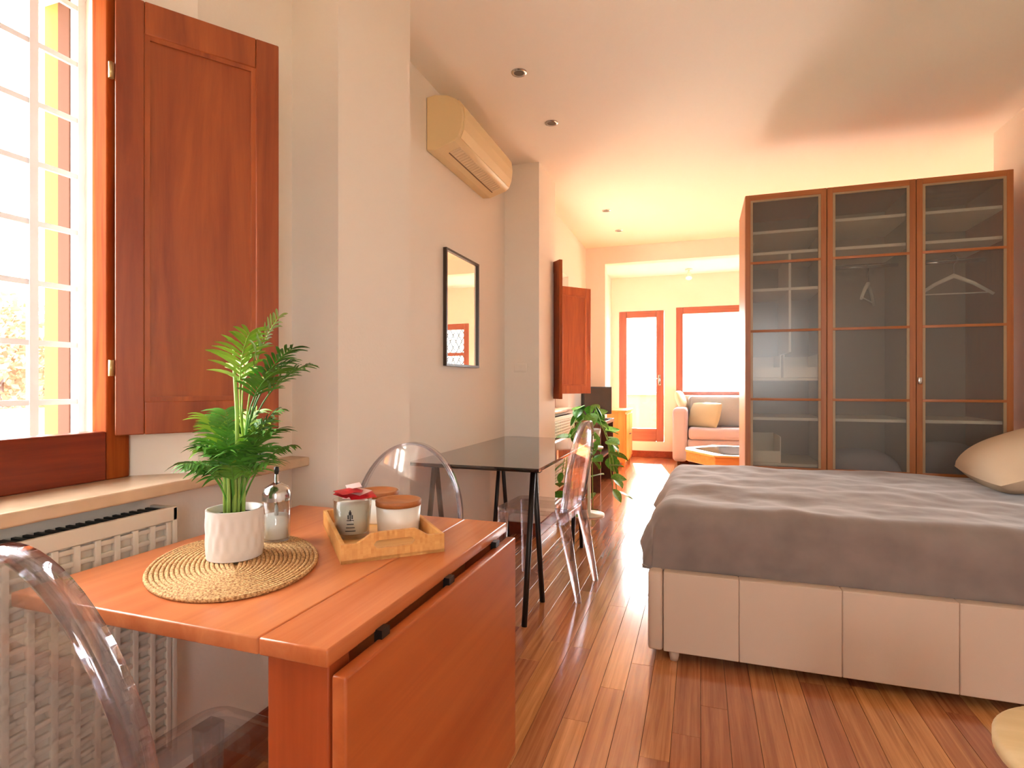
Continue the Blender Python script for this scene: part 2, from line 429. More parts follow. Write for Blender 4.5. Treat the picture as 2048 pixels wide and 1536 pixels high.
# baseboards
struct(MB().box((X_W, Y_BACK, 0), (X_W + .014, 1.543, .09)).build('baseboard_left', M['base_wood'], bevel=.003), 'reddish wooden baseboard under the radiator', 'baseboard')
nb = MB().box((X_N, 2.034, 0), (X_N + .014, 3.931, .09)).box((X_N, 3.931, 0), (X_P + .014, 3.945, .09)).box((X_P, 3.945, 0), (X_P + .014, 4.42, .09)).box((X_W + .014, 4.42, 0), (X_P, 4.434, .09))
nb.box((X_P, 1.53, 0), (X_P + .014, 2.034, .09)).box((X_W + .014, 1.529, 0), (X_P, 1.543, .09))
struct(nb.build('baseboard_niche', M['base_wood'], bevel=.003), 'reddish wooden baseboard around the desk niche and pillars', 'baseboard')
struct(MB().box((X_W, 4.434, 0), (X_W + .014, Y_WING - .014, .09)).build('baseboard_bay', M['base_wood'], bevel=.003), 'reddish wooden baseboard by the television', 'baseboard')
struct(MB().box((-1.29, Y_FAR - .014, 0), (3.2, Y_FAR, .10)).build('baseboard_far', M['base_wood'], bevel=.003), 'reddish wooden baseboard below the glazed door', 'baseboard')
struct(MB().box((X_R - .014, Y_BACK, 0), (X_R, Y_RE, .09)).build('baseboard_right', M['base_wood'], bevel=.003), 'reddish wooden baseboard at the bed head', 'baseboard')

# ---------------- windows on the left
def side_window(n, wy0, wy1, label, bars):
    z0, z1 = .877, 2.18
    root = bpy.data.objects.new('window_%d' % n, None); COL.objects.link(root); struct(root, label, 'window')
    root.matrix_basis = Matrix.Translation((-1.44, (wy0 + wy1) / 2, z0))
    xa, xb = -1.475, -1.42
    MB().box((xa, wy1 - .06, z0), (xb, wy1 + .0, z1)).build('frame_stile', M['frame_wood'], root, bevel=.004)
    MB().box((xa, wy0 - .0, z0), (xb, wy0 + .06, z1)).build('frame_stile', M['frame_wood'], root, bevel=.004)
    MB().box((xa, wy0 + .06, z0), (xb, wy1 - .06, 1.0)).build('bottom_rail', M['frame_wood_y'], root, bevel=.004)
    MB().box((xa, wy0 + .06, z1 - .06), (xb, wy1 - .06, z1)).build('top_rail', M['frame_wood_y'], root, bevel=.004)
    MB().box((-1.466, wy0 + .06, 1.0), (-1.462, wy1 - .06, z1 - .06)).build('pane', M['pane'], root)
    # outside reveal: pale strip, brown strip, yellow render
    for y, s in ((wy1, -1), (wy0, 1)):
        lo, hi = sorted((y, y + s * .004))
        MB().box((-1.69, lo, z0), (-1.645, hi, z1)).build('brown_strip', M['brown_paint'], root)
        MB().box((X_OUT, lo, z0), (-1.69, hi, z1)).build('yellow_strip', M['exterior'], root)
    MB().box((X_OUT - .03, wy0 - .02, z0 - .05), (-1.475, wy1 + .02, z0)).build('outer_sill', M['marble'], root)
    if bars:
        g = thing('window_grille', 'white painted steel security grille outside the near window', 'grille', (-1.59, (wy0 + wy1) / 2, z0))
        yb = [wy1 - .012 - .113 * k for k in range(9)]
        for k, y in enumerate(yb):
            if y < wy0: break
            w = .010 if k else .009
            MB().box((-1.597, y - w, z0 + .002), (-1.583, y + w, z1 - .001)).build('upright', M['grille'], g)
        for k in range(9):
            z = 1.073 + .151 * (k - .0)
            if z < z1: MB().box((-1.594, wy0 + .002, z - .007), (-1.586, wy1 - .002, z + .007)).build('crossbar', M['grille'], g)
        MB().box((-1.599, wy0 + .002, z1 - .02), (-1.581, wy1 - .002, z1 - .001)).build('crossbar', M['grille'], g)
    return root
side_window(1, .06, 1.06, 'tall red-brown framed window beside the dining table', True)
side_window(2, 4.62, 5.60, 'red-brown framed window behind the second pillar', False)

def sill(y0, y1, label):
    o = MB().box((-1.435, y0, .847), (-1.236, y1, .877)).build('trim_2' if y0 < 2 else 'trim_3', M['marble'], bevel=.005)
    struct(o, label, 'window sill')
sill(-.3, 1.541, 'beige marble window sill above the white radiator')
sill(4.425, 5.75, 'beige marble window sill behind the second pillar')

def shutter(hx, hy, tx, ty, z0, z1, label):
    d = Vector((tx - hx, ty - hy, 0)); L_ = d.length; ang = math.atan2(d.y, d.x)
    t = thing('window_shutter', label, 'shutter', (hx, hy, z0), ang, 'panelled wooden window shutters')
    h = z1 - z0; th = .014; st = .062
    def part(nm, lo, hi, m, bv=.003): return MB().box(lo, hi).build(nm, m, t, bevel=bv, world=False)
    part('stile', (0, -th, 0), (st, th, h), M['shutter']); part('stile', (L_ - st, -th, 0), (L_, th, h), M['shutter'])
    part('rail', (st, -th, 0), (L_ - st, th, .085), M['shutter']); part('rail', (st, -th, h - .085), (L_ - st, th, h), M['shutter'])
    part('panel', (st - .004, -.006, .081), (L_ - st + .004, .006, h - .081), M['shutter'], 0)
    for s in (-1, 1):      # thin moulding round the panel on both faces
        y0, y1 = sorted((s * .006, s * .011))
        mo = MB()
        mo.box((st, y0, .085), (st + .012, y1, h - .085)).box((L_ - st - .012, y0, .085), (L_ - st, y1, h - .085))
        mo.box((st + .012, y0, .085), (L_ - st - .012, y1, .097)).box((st + .012, y0, h - .097), (L_ - st - .012, y1, h - .085))
        mo.build('moulding', M['shutter'], t, world=False)
    for z in (.17, h - .20):
        MB().tube([(-.008, -.010, z - .02), (-.008, -.010, z + .02)], .006, 8).build('hinge', M['brass'], t, world=False)
    return t
shutter(-1.402, 1.008, -1.176, 1.325, .99, 2.107, 'large red-brown panelled shutter swung open beside the near window')
shutter(-1.402, .11, -1.176, -.207, .99, 2.107, 'red-brown panelled shutter on the camera side of the near window')
shutter(-1.385, 5.545, -1.11, 5.87, 1.02, 2.13, 'orange-lit panelled shutter open beside the far side window')
shutter(-1.385, 4.665, -1.045, 4.30, 1.0, 2.11, 'narrow-looking dark shutter just past the second pillar')

# ---------------- far door and windows
dr = bpy.data.objects.new('door_1', None); COL.objects.link(dr); struct(dr, 'glazed balcony door with a red-brown wooden frame', 'door')
dr.matrix_basis = Matrix.Translation((-.852, Y_FAR, .24))
yA, yB = Y_FAR + .0, Y_FAR + .07
def fpart(root, nm, lo, hi, m): return MB().box(lo, hi).build(nm, m, root, bevel=.006)
fpart(dr, 'stile', (-1.185, yA, .245), (-1.075, yB, 2.235), M['door_wood'])
fpart(dr, 'stile', (-.63, yA, .245), (-.519, yB, 2.235), M['door_wood'])
fpart(dr, 'rail', (-1.075, yA, .245), (-.63, yB, .44), M['door_wood_x'])
fpart(dr, 'rail', (-1.075, yA, 2.14), (-.63, yB, 2.235), M['door_wood_x'])
fpart(dr, 'pane', (-1.075, yA + .03, .44), (-.63, yA + .036, 2.14), M['pane'])
hd = MB().box((-.60, yA - .012, 1.10), (-.565, yA, 1.26)).build('handle_plate', M['chrome'], dr, bevel=.003)
MB().tube([(-.583, yA - .012, 1.2), (-.583, yA - .05, 1.2), (-.66, yA - .055, 1.2)], .008, 8).build('handle', M['chrome'], dr)
def far_window(n, a, b_, z0, z1, label, mull):
    r = bpy.data.objects.new('window_%d' % n, None); COL.objects.link(r); struct(r, label, 'window')
    r.matrix_basis = Matrix.Translation(((a + b_) / 2, Y_FAR, z0))
    fpart(r, 'stile', (a + .002, yA, z0 + .002), (a + .10, yB, z1 - .002), M['door_wood']); fpart(r, 'stile', (b_ - .10, yA, z0 + .002), (b_ - .002, yB, z1 - .002), M['door_wood'])
    fpart(r, 'rail', (a + .10, yA, z0 + .002), (b_ - .10, yB, z0 + .06), M['door_wood_x']); fpart(r, 'rail', (a + .10, yA, z1 - .10), (b_ - .10, yB, z1 - .002), M['door_wood_x'])
    if mull: fpart(r, 'transom', (a + .10, yA, 1.60), (b_ - .10, yB, 1.66), M['door_wood_x'])
    fpart(r, 'pane', (a + .10, yA + .03, z0 + .06), (b_ - .10, yA + .036, z1 - .10), M['pane'])
    return r
far_window(3, -.34, .82, .95, 2.27, 'wide red-brown framed window behind the sofa', False)
far_window(4, .955, 1.95, .95, 2.15, 'far window with a lattice grille, seen in the mirror', True)
lg = thing('lattice_grille', 'folding diamond lattice grille outside the far right window, seen in the mirror', 'grille', (1.45, Y_FAR + .2, .96))
for k in range(-9, 12):
    for s in (-1, 1):
        x0 = 1.45 + k * .11; pts = []
        p0 = Vector((x0 - s * .3, Y_FAR + .2 + s * .006, .97)); p1 = Vector((x0 + s * .3, Y_FAR + .2 + s * .006, 2.12))
        t0, t1 = 0.0, 1.0
        dx = p1.x - p0.x
        for lim, sg in ((.965, 1), (1.94, -1)):
            tt = (lim - p0.x) / dx
            if (p0.x - lim) * sg < 0: t0 = max(t0, tt)
            if (p1.x - lim) * sg < 0: t1 = min(t1, tt)
        if t1 - t0 < .05: continue
        MB().tube([p0.lerp(p1, t0), p0.lerp(p1, t1)], .011, 5).build('lattice_bar', M['radiator_dark'], lg)

bw = bpy.data.objects.new('window_5', None); COL.objects.link(bw); struct(bw, 'wooden window added behind the viewer, unseen, to light the near end of the room', 'window')  # unseen window, added only to brighten the near end of the room
bw.matrix_basis = Matrix.Translation((1.0, Y_BACK, BWZ0))
for (lo, hi) in (((BWX0, -.07, BWZ0), (BWX0 + .06, -.01, BWZ1)), ((BWX1 - .06, -.07, BWZ0), (BWX1, -.01, BWZ1)), ((.98, -.07, BWZ0 + .06), (1.02, -.01, BWZ1 - .06)), ((BWX0 + .06, -.07, BWZ0), (BWX1 - .06, -.01, BWZ0 + .06)), ((BWX0 + .06, -.07, BWZ1 - .06), (BWX1 - .06, -.01, BWZ1))):
    MB().box((lo[0], Y_BACK + lo[1], lo[2]), (hi[0], Y_BACK + hi[1], hi[2])).build('frame_bar', M['door_wood'], bw)
# balcony and the world outside
struct(MB().box((-2.6, Y_FAR + .28, .06), (4.2, 11.0, .2)).build('balcony_floor', M['tile']), 'tiled balcony floor outside the glazed door', 'balcony floor')
pr = thing('balcony_parapet', 'low yellow balcony parapet seen through the glazed door', 'parapet', (0, 10.4, .2))
MB().box((-2.6, 10.35, .2), (4.2, 10.5, .92)).build('wall_body', M['parapet'], pr); MB().box((-2.6, 10.31, .92), (4.2, 10.54, .97)).build('coping', M['marble'], pr, bevel=.008)
struct(MB().box((-90, -70, -6.2), (90, 120, -6)).build('ground', M['ground']), 'pale sunlit ground far below the window', 'ground')
def tree(loc, r, h, label):
    t = thing('tree', label, 'tree', loc, 0, 'dry trees outside the near window')
    MB().tube([(0, 0, 0), (0, 0, h * .6)], [r * .12, r * .06], 8).build('trunk', M['dark_wood'], t, world=False)
    b = MB()
    for k in range(2600):          # loose leaf sprays filling a rounded, uneven crown
        while True:
            p = Vector((random.uniform(-1, 1), random.uniform(-1, 1), random.uniform(-1, 1)))
            if p.length < .75 + .35 * noise.noise(p * 2.2 + Vector(loc)): break
        c = p * r * 1.1 + Vector((0, 0, h * .6 + .25 * r))
        d = Vector((random.gauss(0, 1), random.gauss(0, 1), random.gauss(0, 1))).normalized(); e = d.orthogonal().normalized()
        sz = random.uniform(.10, .22)
        b.add([c - d * sz, c - e * sz * .6, c + d * sz, c + e * sz * .6 + Vector((0, 0, .05))], [(0, 1, 2, 3)])
    b.build('crown', M['tree_far'], t, world=False, fix=False)
tree((-28, 15.2, -6), 3.0, 12.4, 'dry brown tree at the left edge of the near window view')
tree((-34, 20.6, -6), 3.2, 12.2, 'dry brown tree seen right of the thick grille upright')
tree((-44, 29.0, -6), 3.4, 11.0, 'smaller dry brown tree furthest right in the near window view')
def house(loc, sx, sy, h, label):
    t = thing('house', label, 'house', loc, 0, 'pale houses outside the near window')
    MB().box((-sx / 2, -sy / 2, 0), (sx / 2, sy / 2, h)).build('wall_body', M['roof_far'], t, world=False)
    MB().prism([(-sx / 2 - .3, h), (sx / 2 + .3, h), (0, h + 1.2)], 'y', -sy / 2 - .3, sy / 2 + .3).build('roof', M['roof_tile'], t, world=False)
    for k in range(3):
        y = (k - 1) * sy / 3.3
        MB().box((sx / 2 - .02, y - .5, h * .45), (sx / 2 + .04, y + .5, h * .45 + 1.3)).build('window', M['brown_paint'], t, world=False)
house((-19, 9.0, -6), 5, 5, 5.2, 'low pale house behind the grille at the window bottom')
house((-21, 15.0, -6), 5, 5, 4.8, 'second low pale house, right of the thick grille upright')

# ---------------- recessed ceiling spotlights
spots = [(1038, 145, 'nearest recessed ceiling spotlight, left of the ceiling light patch'), (1103, 246, 'second recessed ceiling spotlight, right of the air conditioner'),
         (1213, 421, 'third recessed ceiling spotlight, beyond the second pillar'), (1238, 461, 'farthest small recessed ceiling spotlight before the beam')]
for (u, v, lab) in spots:
    p = on_z(u, v, ZC)
    t = thing('ceiling_spotlight', lab, 'spotlight', (p.x, p.y, ZC), 0, 'recessed ceiling spotlights')
    MB().lathe([(.027, -.004), (.040, -.004), (.042, 0.0), (.027, 0.0)], 28, cap=False).build('trim_ring', M['chrome'], t, world=False)
    MB().lathe([(0, -.001), (.027, -.003)], 28).build('bulb', M['lamp_in'], t, world=False)
lf = thing('ceiling_lamp', 'small pale spotlight on the ceiling before the far wall', 'lamp', (-.15, 8.3, ZC))
MB().lathe([(.05, -.02), (.05, 0)], 20).build('base', M['white_paint'], lf, world=False)
MB().tube([(0, 0, -.02), (0, 0, -.07)], .01, 8).build('stem', M['white_paint'], lf, world=False)
MB().tube([(0, 0, -.06), (0, -.05, -.14)], [.025, .045], 14).build('shade', M['white_paint'], lf, world=False)

# ================================================================== FURNITURE
def rrect(x0, y0, x1, y1, r, n=5):
    pts = []
    for cx, cy, a0 in ((x1 - r, y0 + r, -PI/2), (x1 - r, y1 - r, 0), (x0 + r, y1 - r, PI/2), (x0 + r, y0 + r, PI)):
        for k in range(n + 1):
            a = a0 + PI / 2 * k / n; pts.append((cx + r * math.cos(a), cy + r * math.sin(a)))
    return pts

# ---------------- drop-leaf dining table
ZT = .75
TX0, TXS, TX1, TY0, TY1 = -1.16, -.61, -.49, .648, 1.402
dt = thing('dining_table', 'orange-brown cherry drop-leaf table by the window, right leaf hanging down', 'table', (-.6, 1.02, 0))
MB().box((TX0, TY0, .724), (TXS - .001, TY1, ZT)).build('raised_leaf', M['cherry'], dt, bevel=.003)
MB().box((TXS, TY0, .724), (TX1, TY1, ZT)).build('centre_top', M['cherry_red'], dt, bevel=.003)
MB().box((-.487, TY0 + .004, .144), (-.463, TY1 - .004, .714)).build('hanging_leaf', M['cherry_leaf'], dt, bevel=.004)
for y in (.668, 1.332):
    MB().box((-.612, y, 0), (-.503, y + .05, .724)).build('leg', M['cherry_z'], dt, bevel=.003)
MB().box((-.60, .718, .62), (-.58, 1.332, .724)).build('rail', M['cherry'], dt)
MB().box((-.60, .718, .10), (-.515, 1.332, .13)).build('rail', M['cherry'], dt)
MB().box((-.97, 1.17, 0), (-.93, 1.21, .70)).build('gate_leg', M['cherry_z'], dt, bevel=.003)
MB().box((-.97, 1.17, .70), (-.60, 1.21, .724)).build('gate_rail', M['cherry'], dt)
for y in (.78, 1.03, 1.30):
    MB().box((-.492, y - .012, .706), (-.478, y + .012, .728)).build('hinge', M['black_steel'], dt)

# ---------------- clear plastic chairs
def make_chair(label):
    t = thing('clear_chair', label, 'chair', (0, 0, 0), 0, 'transparent plastic chairs')
    zs = .452
    MB().prism(rrect(-.19, -.19, .19, .20, .05), 'z', zs - .022, zs).build('seat', M['poly'], t, bevel=.006, world=False)
    ap = MB()
    for lo, hi in (((-.175, .165, zs - .065), (.175, .18, zs - .022)), ((-.185, -.17, zs - .065), (-.172, .165, zs - .022)), ((.172, -.17, zs - .065), (.185, .165, zs - .022)), ((-.172, -.18, zs - .065), (.172, -.165, zs - .022))):
        ap.box(lo, hi)
    ap.build('apron', M['poly_thin'], t, world=False)
    def yb(z): return -.182 - .17 * (z - zs)
    # arch outline, from the right foot of the back over the top to the left
    N_ = 30; arch = []
    arch.append((.168, zs)); arch.append((.180, .56)); 
    for k in range(N_ + 1):
        a = PI * k / N_; arch.append((.187 * math.cos(a), .665 + .255 * math.sin(a)))
    arch += [(-.180, .56), (-.168, zs)]
    n = len(arch)
    pv = [(x, yb(z) + .003, z) for x, z in arch] + [(x, yb(z) - .003, z) for x, z in arch]
    fs = [tuple(range(n)), tuple(reversed(range(n, 2 * n)))] + [(k, n + k, n + (k + 1) % n, (k + 1) % n) for k in range(n)]
    MB().add(pv, fs).build('back_panel', M['poly_thin'], t, world=False)
    rv, rf = [], []
    for k, (x, z) in enumerate(arch):
        a = arch[max(k - 1, 0)]; b = arch[min(k + 1, n - 1)]
        d = Vector((b[0] - a[0], 0, b[1] - a[1])).normalized(); nr = Vector((d.z, 0, -d.x))   # outward
        c = Vector((x, yb(z), z))
        for o_, w in ((.003, -.018), (.003, .018), (-.003, .018), (-.003, -.018)): rv.append(c + nr * o_ + Vector((0, w, 0)))
    for k in range(n - 1):
        for q in range(4): rf.append((4*k+q, 4*k+(q+1) % 4, 4*k+4+(q+1) % 4, 4*k+4+q))
    rf += [(3, 2, 1, 0), (4*n-4, 4*n-3, 4*n-2, 4*n-1)]
    MB().add(rv, rf, True).build('back_rim', M['poly_rim'], t, world=False)
    def quad(cx, cy, w, d, z): return [(cx - w, cy - d, z), (cx + w, cy - d, z), (cx + w, cy + d, z), (cx - w, cy + d, z)]
    for s in (-1, 1):
        MB().hexa(quad(s * .168, .168, .011, .012, 0), quad(s * .165, .160, .020, .024, zs - .02)).build('leg', M['poly_rim'], t, bevel=.004, world=False)
        MB().hexa(quad(s * .176, -.265, .011, .014, 0), quad(s * .168, -.172, .015, .032, zs + .02)).build('leg', M['poly_rim'], t, bevel=.004, world=False)
    return t
ch0 = make_chair('clear plastic chair with rounded back in the left foreground')
def place_chair(c, x, y, rz, label):
    c.matrix_basis = Matrix.Translation((x, y, 0)) @ Matrix.Rotation(rz, 4, 'Z'); c['label'] = label
place_chair(ch0, -.788, .70, math.radians(-3), 'clear plastic chair with rounded back in the left foreground')
ch1 = copy_tree(ch0); place_chair(ch1, -.90, 1.405, math.radians(184), 'clear plastic chair showing its rounded back beyond the wooden table')
ch2 = copy_tree(ch0); place_chair(ch2, -.84, 2.99, math.radians(86), 'clear plastic chair drawn up to the black glass desk')

# ---------------- black glass desk on trestles
dk = thing('glass_desk', 'black glass desk on thin black trestles in the wall niche', 'desk', (-1.04, 3.19, 0))
MB().box((-1.385, 2.452, .714), (-.70, 3.925, .73)).build('glass_top', M['black_glass'], dk, bevel=.002)
for yc in (2.60, 3.60):
    tr = MB().box((-1.36, yc - .02, .69), (-.73, yc + .02, .714)).build('trestle_bar', M['black_steel'], dk, bevel=.003)
    for xx in (-1.30, -.768):
        for s in (-1, 1):
            MB().tube([(xx, yc + s * .156, 0), (xx, yc + s * .012, .695)], .0135, 10).build('leg', M['black_steel'], dk)

# ---------------- radiators
def radiator(y0, y1, label):
    t = thing('radiator', label, 'radiator', (-1.26, (y0 + y1) / 2, .22), 0, 'white grid-fronted radiators')
    xf, xb, z0, z1 = -1.218, -1.296, .22, .82
    MB().box((xf - .022, y0 + .012, z0 + .01), (xf - .014, y1 - .012, z1 - .012)).build('front_plate', M['radiator'], t)
    MB().box((xb, y0 + .01, z0 + .01), (xb + .004, y1 - .01, z1 - .02)).build('back_plate', M['radiator'], t)
    nv = int((y1 - y0 - .03) / .042)
    for k in range(nv + 1):
        y = y1 - .02 - .042 * k
        MB().box((xf - .014, y - .007, z0 + .02), (xf - .002, y + .007, z1 - .035)).build('grid_upright', M['radiator'], t, bevel=.003)
    nh = int((z1 - z0 - .05) / .027)
    for k in range(nh + 1):
        z = z1 - .045 - .027 * k
        MB().box((xf - .014, y0 + .012, z - .0055), (xf - .004, y1 - .012, z + .0055)).build('grid_bar', M['radiator'], t, bevel=.002)
    MB().box((xf - .012, y0, z1 - .034), (xf, y1, z1)).build('top_edge', M['radiator'], t, bevel=.002)
    MB().box((xb, y1 - .012, z0), (xf, y1, z1 - .001)).build('side_panel', M['radiator'], t, bevel=.002)
    MB().box((xb, y0, z0), (xf, y0 + .012, z1 - .001)).build('side_panel', M['radiator'], t, bevel=.002)
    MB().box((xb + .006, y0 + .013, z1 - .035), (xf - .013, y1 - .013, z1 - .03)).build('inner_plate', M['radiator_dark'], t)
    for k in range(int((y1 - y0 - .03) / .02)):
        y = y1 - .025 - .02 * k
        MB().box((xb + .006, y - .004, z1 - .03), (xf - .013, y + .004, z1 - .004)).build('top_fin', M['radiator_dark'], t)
    MB().tube([(-1.265, y1 - .05, 0), (-1.265, y1 - .05, z0 + .01)], .009, 8).build('pipe', M['radiator'], t)
radiator(-.05, 1.03, 'white grid-fronted radiator below the near window sill')
radiator(4.62, 5.60, 'white radiator below the far side window, behind the plant')

# ---------------- air conditioner
ac = thing('air_conditioner', 'cream wall-mounted air conditioner above the mirror', 'air conditioner', (X_N, 3.09, 2.37))
prof = [(0, 2.375), (0, 2.662), (.05, 2.668), (.12, 2.655), (.175, 2.625), (.205, 2.585), (.213, 2.53), (.206, 2.47), (.188, 2.425), (.165, 2.405), (.055, 2.372)]
MB().prism([(X_N + .002 + a, b) for a, b in prof], 'y', 2.68, 3.50, smooth=False).build('casing', M['ac'], ac, bevel=.005)
MB().prism([(X_N + .002 + a, b) for a, b in ((.218, 2.53), (.211, 2.468), (.193, 2.425), (.183, 2.425), (.200, 2.47), (.207, 2.53), (.199, 2.585), (.170, 2.622), (.18, 2.630), (.211, 2.588))], 'y', 2.70, 3.48).build('front_cover', M['ac'], ac)
b = MB()
def acp(f, y, o):   # point on the sloped underside, f along the profile from back to front
    x = X_N + .002 + .055 + (.165 - .055) * f; z = 2.372 + (.405 - .372) * f
    return Vector((x, y, z)) + Vector((.287, 0, -.958)) * o
def uslab(f0, f1, y0, y1, o0, o1):
    return MB().hexa([acp(f0, y0, o0), acp(f1, y0, o0), acp(f1, y1, o0), acp(f0, y1, o0)], [acp(f0, y0, o1), acp(f1, y0, o1), acp(f1, y1, o1), acp(f0, y1, o1)])
uslab(.36, .98, 2.76, 3.42, .0, .002).build('outlet_panel', M['ac_grille'], ac)
uslab(.34, .40, 2.76, 3.42, .002, .004).build('outlet_slot', M['ac_dark'], ac)
for k in range(22):
    y = 2.775 + .0295 * k
    uslab(.44, .94, y, y + .012, .002, .0045).build('louvre', M['ac_grille'], ac)

# ---------------- mirror, wall socket
mi = thing('wall_mirror', 'slim dark-framed rectangular mirror on the niche wall', 'mirror', (X_N, 3.13, 1.225))
y0, y1, z0, z1 = 2.888, 3.385, 1.225, 1.905; fx = X_N + .022; fw = .014
MB().box((X_N, y0, z0), (fx, y0 + fw, z1)).build('frame_side', M['mirror_frame'], mi); MB().box((X_N, y1 - fw, z0), (fx, y1, z1)).build('frame_side', M['mirror_frame'], mi)
MB().box((X_N, y0 + fw, z0), (fx, y1 - fw, z0 + fw)).build('frame_rail', M['mirror_frame'], mi); MB().box((X_N, y0 + fw, z1 - fw), (fx, y1 - fw, z1)).build('frame_rail', M['mirror_frame'], mi)
MB().box((X_N, y0 + fw, z0 + fw), (X_N + .012, y1 - fw, z1 - fw)).build('mirror_glass', M['mirror'], mi)
sw = thing('light_switch', 'small cream light switch plate on the second pillar', 'switch', (-1.26, 3.944, 1.24))
MB().box((-1.32, 3.937, 1.21), (-1.22, 3.945, 1.275)).build('plate', M['plaster'], sw, bevel=.003)
for k in range(3): MB().box((-1.31 + .028 * k, 3.934, 1.222), (-1.286 + .028 * k, 3.937, 1.263)).build('rocker', M['plaster'], sw)

# ---------------- placemat
ang = math.atan2(.70, -.71)
mt = thing('placemat', 'oval woven rattan placemat on the wooden table', 'placemat', (-.905, .90, ZT), ang)
ZM = .006
MB().lathe([(1, 0), (1, ZM * .6)], 64).build('base', M['woven'], mt, world=False).scale = (.214, .152, 1)
CR = .0046
for k in range(22):
    ra = .216 - .0086 * k; rb = ra - .061
    if rb < .003: break
    pts = [(ra * math.cos(2*PI*i/56), rb * math.sin(2*PI*i/56), ZM * .6 + .001) for i in range(57)]
    MB().tube(pts, CR, 6, cap=False).build('coil', M['woven'], mt, world=False)
ZMT = ZT + ZM * .6 + .001 + CR

# ---------------- palm in a white pot
pc = on_z(470, 1110, ZMT); px, py = pc.x, pc.y
pp = thing('potted_palm', 'small green parlour palm in a white ribbed ceramic pot', 'plant', (px, py, ZMT))
R0, HP = .0555, .100
pot = MB()
def potfn(i, j):
    a = 2 * PI * i; r = R0 * (.97 + .03 * min(1, j * 6))
    tw = (math.sin(a * 18 + j * 9) + math.sin(a * 18 - j * 9)) * (.0005 if .06 < j < .94 else 0)
    return Vector(((r + tw) * math.cos(a), (r + tw) * math.sin(a), HP * j))
pot.grid(potfn, 180, 20, closed_u=True)
pot.lathe([(R0, HP), (R0 - .005, HP), (R0 - .006, HP - .02)], 64, cap=False); pot.lathe([(0, .0), (R0 * .97, 0)], 64)
pot.build('pot', M['ceramic'], pp, world=False)
MB().lathe([(0, HP - .014), (R0 - .006, HP - .016)], 32).build('soil', M['soil'], pp, world=False)
def frond(base, tip, bend, nleaf, ll, wid, mat, start=.35, droop=.25, seed=0):
    rng = random.Random(seed)
    b = MB(); base = Vector(base); tip = Vector(tip)
    ctrl = (base + tip) / 2 + Vector(bend)
    def P(t): return base * (1-t)**2 + ctrl * 2*t*(1-t) + tip * t*t
    b.tube([P(k / 10) for k in range(11)], [.0022 - .0014 * k / 10 for k in range(11)], 5)
    for k in range(nleaf):
        t = start + (1 - start) * (k // 2) / max(1, (nleaf // 2 - .5)); t = min(t, 1)
        p = P(t); d = (P(min(1, t + .02)) - P(t - .02)).normalized()
        side = d.cross(Vector((0, 0, 1)));
        if side.length < .1: side = Vector((1, 0, 0))
        side.normalize(); up = side.cross(d).normalized(); s = 1 if k % 2 else -1
        L_ = ll * (1 - .45 * abs(t - .62) / .4) * rng.uniform(.8, 1.1)
        dirv = (side * s * rng.uniform(.75, 1.0) + d * rng.uniform(.45, .9) + up * rng.uniform(.0, .35)).normalized()
        wv = dirv.cross(up).normalized()
        vs = []; q = 5
        for j in range(q + 1):
            f = j / q; c = p + dirv * (L_ * f) - Vector((0, 0, 1)) * (droop * L_ * f * f)
            w = wid * math.sin(PI * min(1, .12 + .88 * f) ) ** .7 if f < 1 else 0.0004
            fold = up * (w * .35)
            vs += [c - wv * w + fold, c, c + wv * w + fold]
        fs = []
        for j in range(q): fs += [(3*j, 3*j+1, 3*j+4, 3*j+3), (3*j+1, 3*j+2, 3*j+5, 3*j+4)]
        b.add(vs, fs, True)
    b.build('frond', mat, pp, world=False, fix=False)
rng = random.Random(3)
cr = Vector((CS, SN, 0)); cf = Vector((-SN, CS, 0))     # local frame: right in view / away
def loc(r, f, z): return cr * r + cf * f + Vector((0, 0, z))
# tall stem with the crown that leans right
st = [loc(.0, .005, HP - .02), loc(.005, 0, HP + .08), loc(.004, .0, HP + .2), loc(-.002, 0, HP + .30), loc(-.003, 0, HP + .335)]
MB().tube(st, [.005, .0045, .004, .0034, .002], 7).build('stem', M['stem'], pp, world=False)
c0 = loc(.0, 0, HP + .15)
for k, (r_, f_, z_, lf) in enumerate([(.085, .02, .405, 'leaf_lime'), (.13, -.02, .335, 'leaf'), (.10, .05, .31, 'leaf'), (.05, -.04, .365, 'leaf_lime'), (.145, .02, .30, 'leaf'), (.03, .03, .345, 'leaf_lime'), (.115, -.05, .29, 'leaf')]):
    frond(loc(.02, 0, HP + .12), loc(r_, f_, HP + z_), loc(-.03, 0, .06), 28, .085, .0036, M[lf], .5, .3, k)
for k in range(15):
    a = k * 2.4; rr = rng.uniform(.05, .105); zz = rng.uniform(.12, .215)
    frond(loc(.008 * math.cos(a), .008 * math.sin(a), HP - .01), loc(rr * math.cos(a), rr * .8 * math.sin(a), HP + zz), loc(-.02 * math.cos(a), -.02 * math.sin(a), .07), 28, .078, .0036, M['leaf' if k % 3 else 'leaf_lime'], .38, .35, 40 + k)
for k in range(8):
    a = k * .785 + .3; rr = rng.uniform(.085, .12); zz = rng.uniform(.085, .13)
    frond(loc(.010 * math.cos(a), .010 * math.sin(a), HP - .01), loc(rr * math.cos(a), rr * .8 * math.sin(a), HP + zz), loc(-.02 * math.cos(a), -.02 * math.sin(a), .05), 24, .07, .0036, M['leaf'], .45, .5, 80 + k)
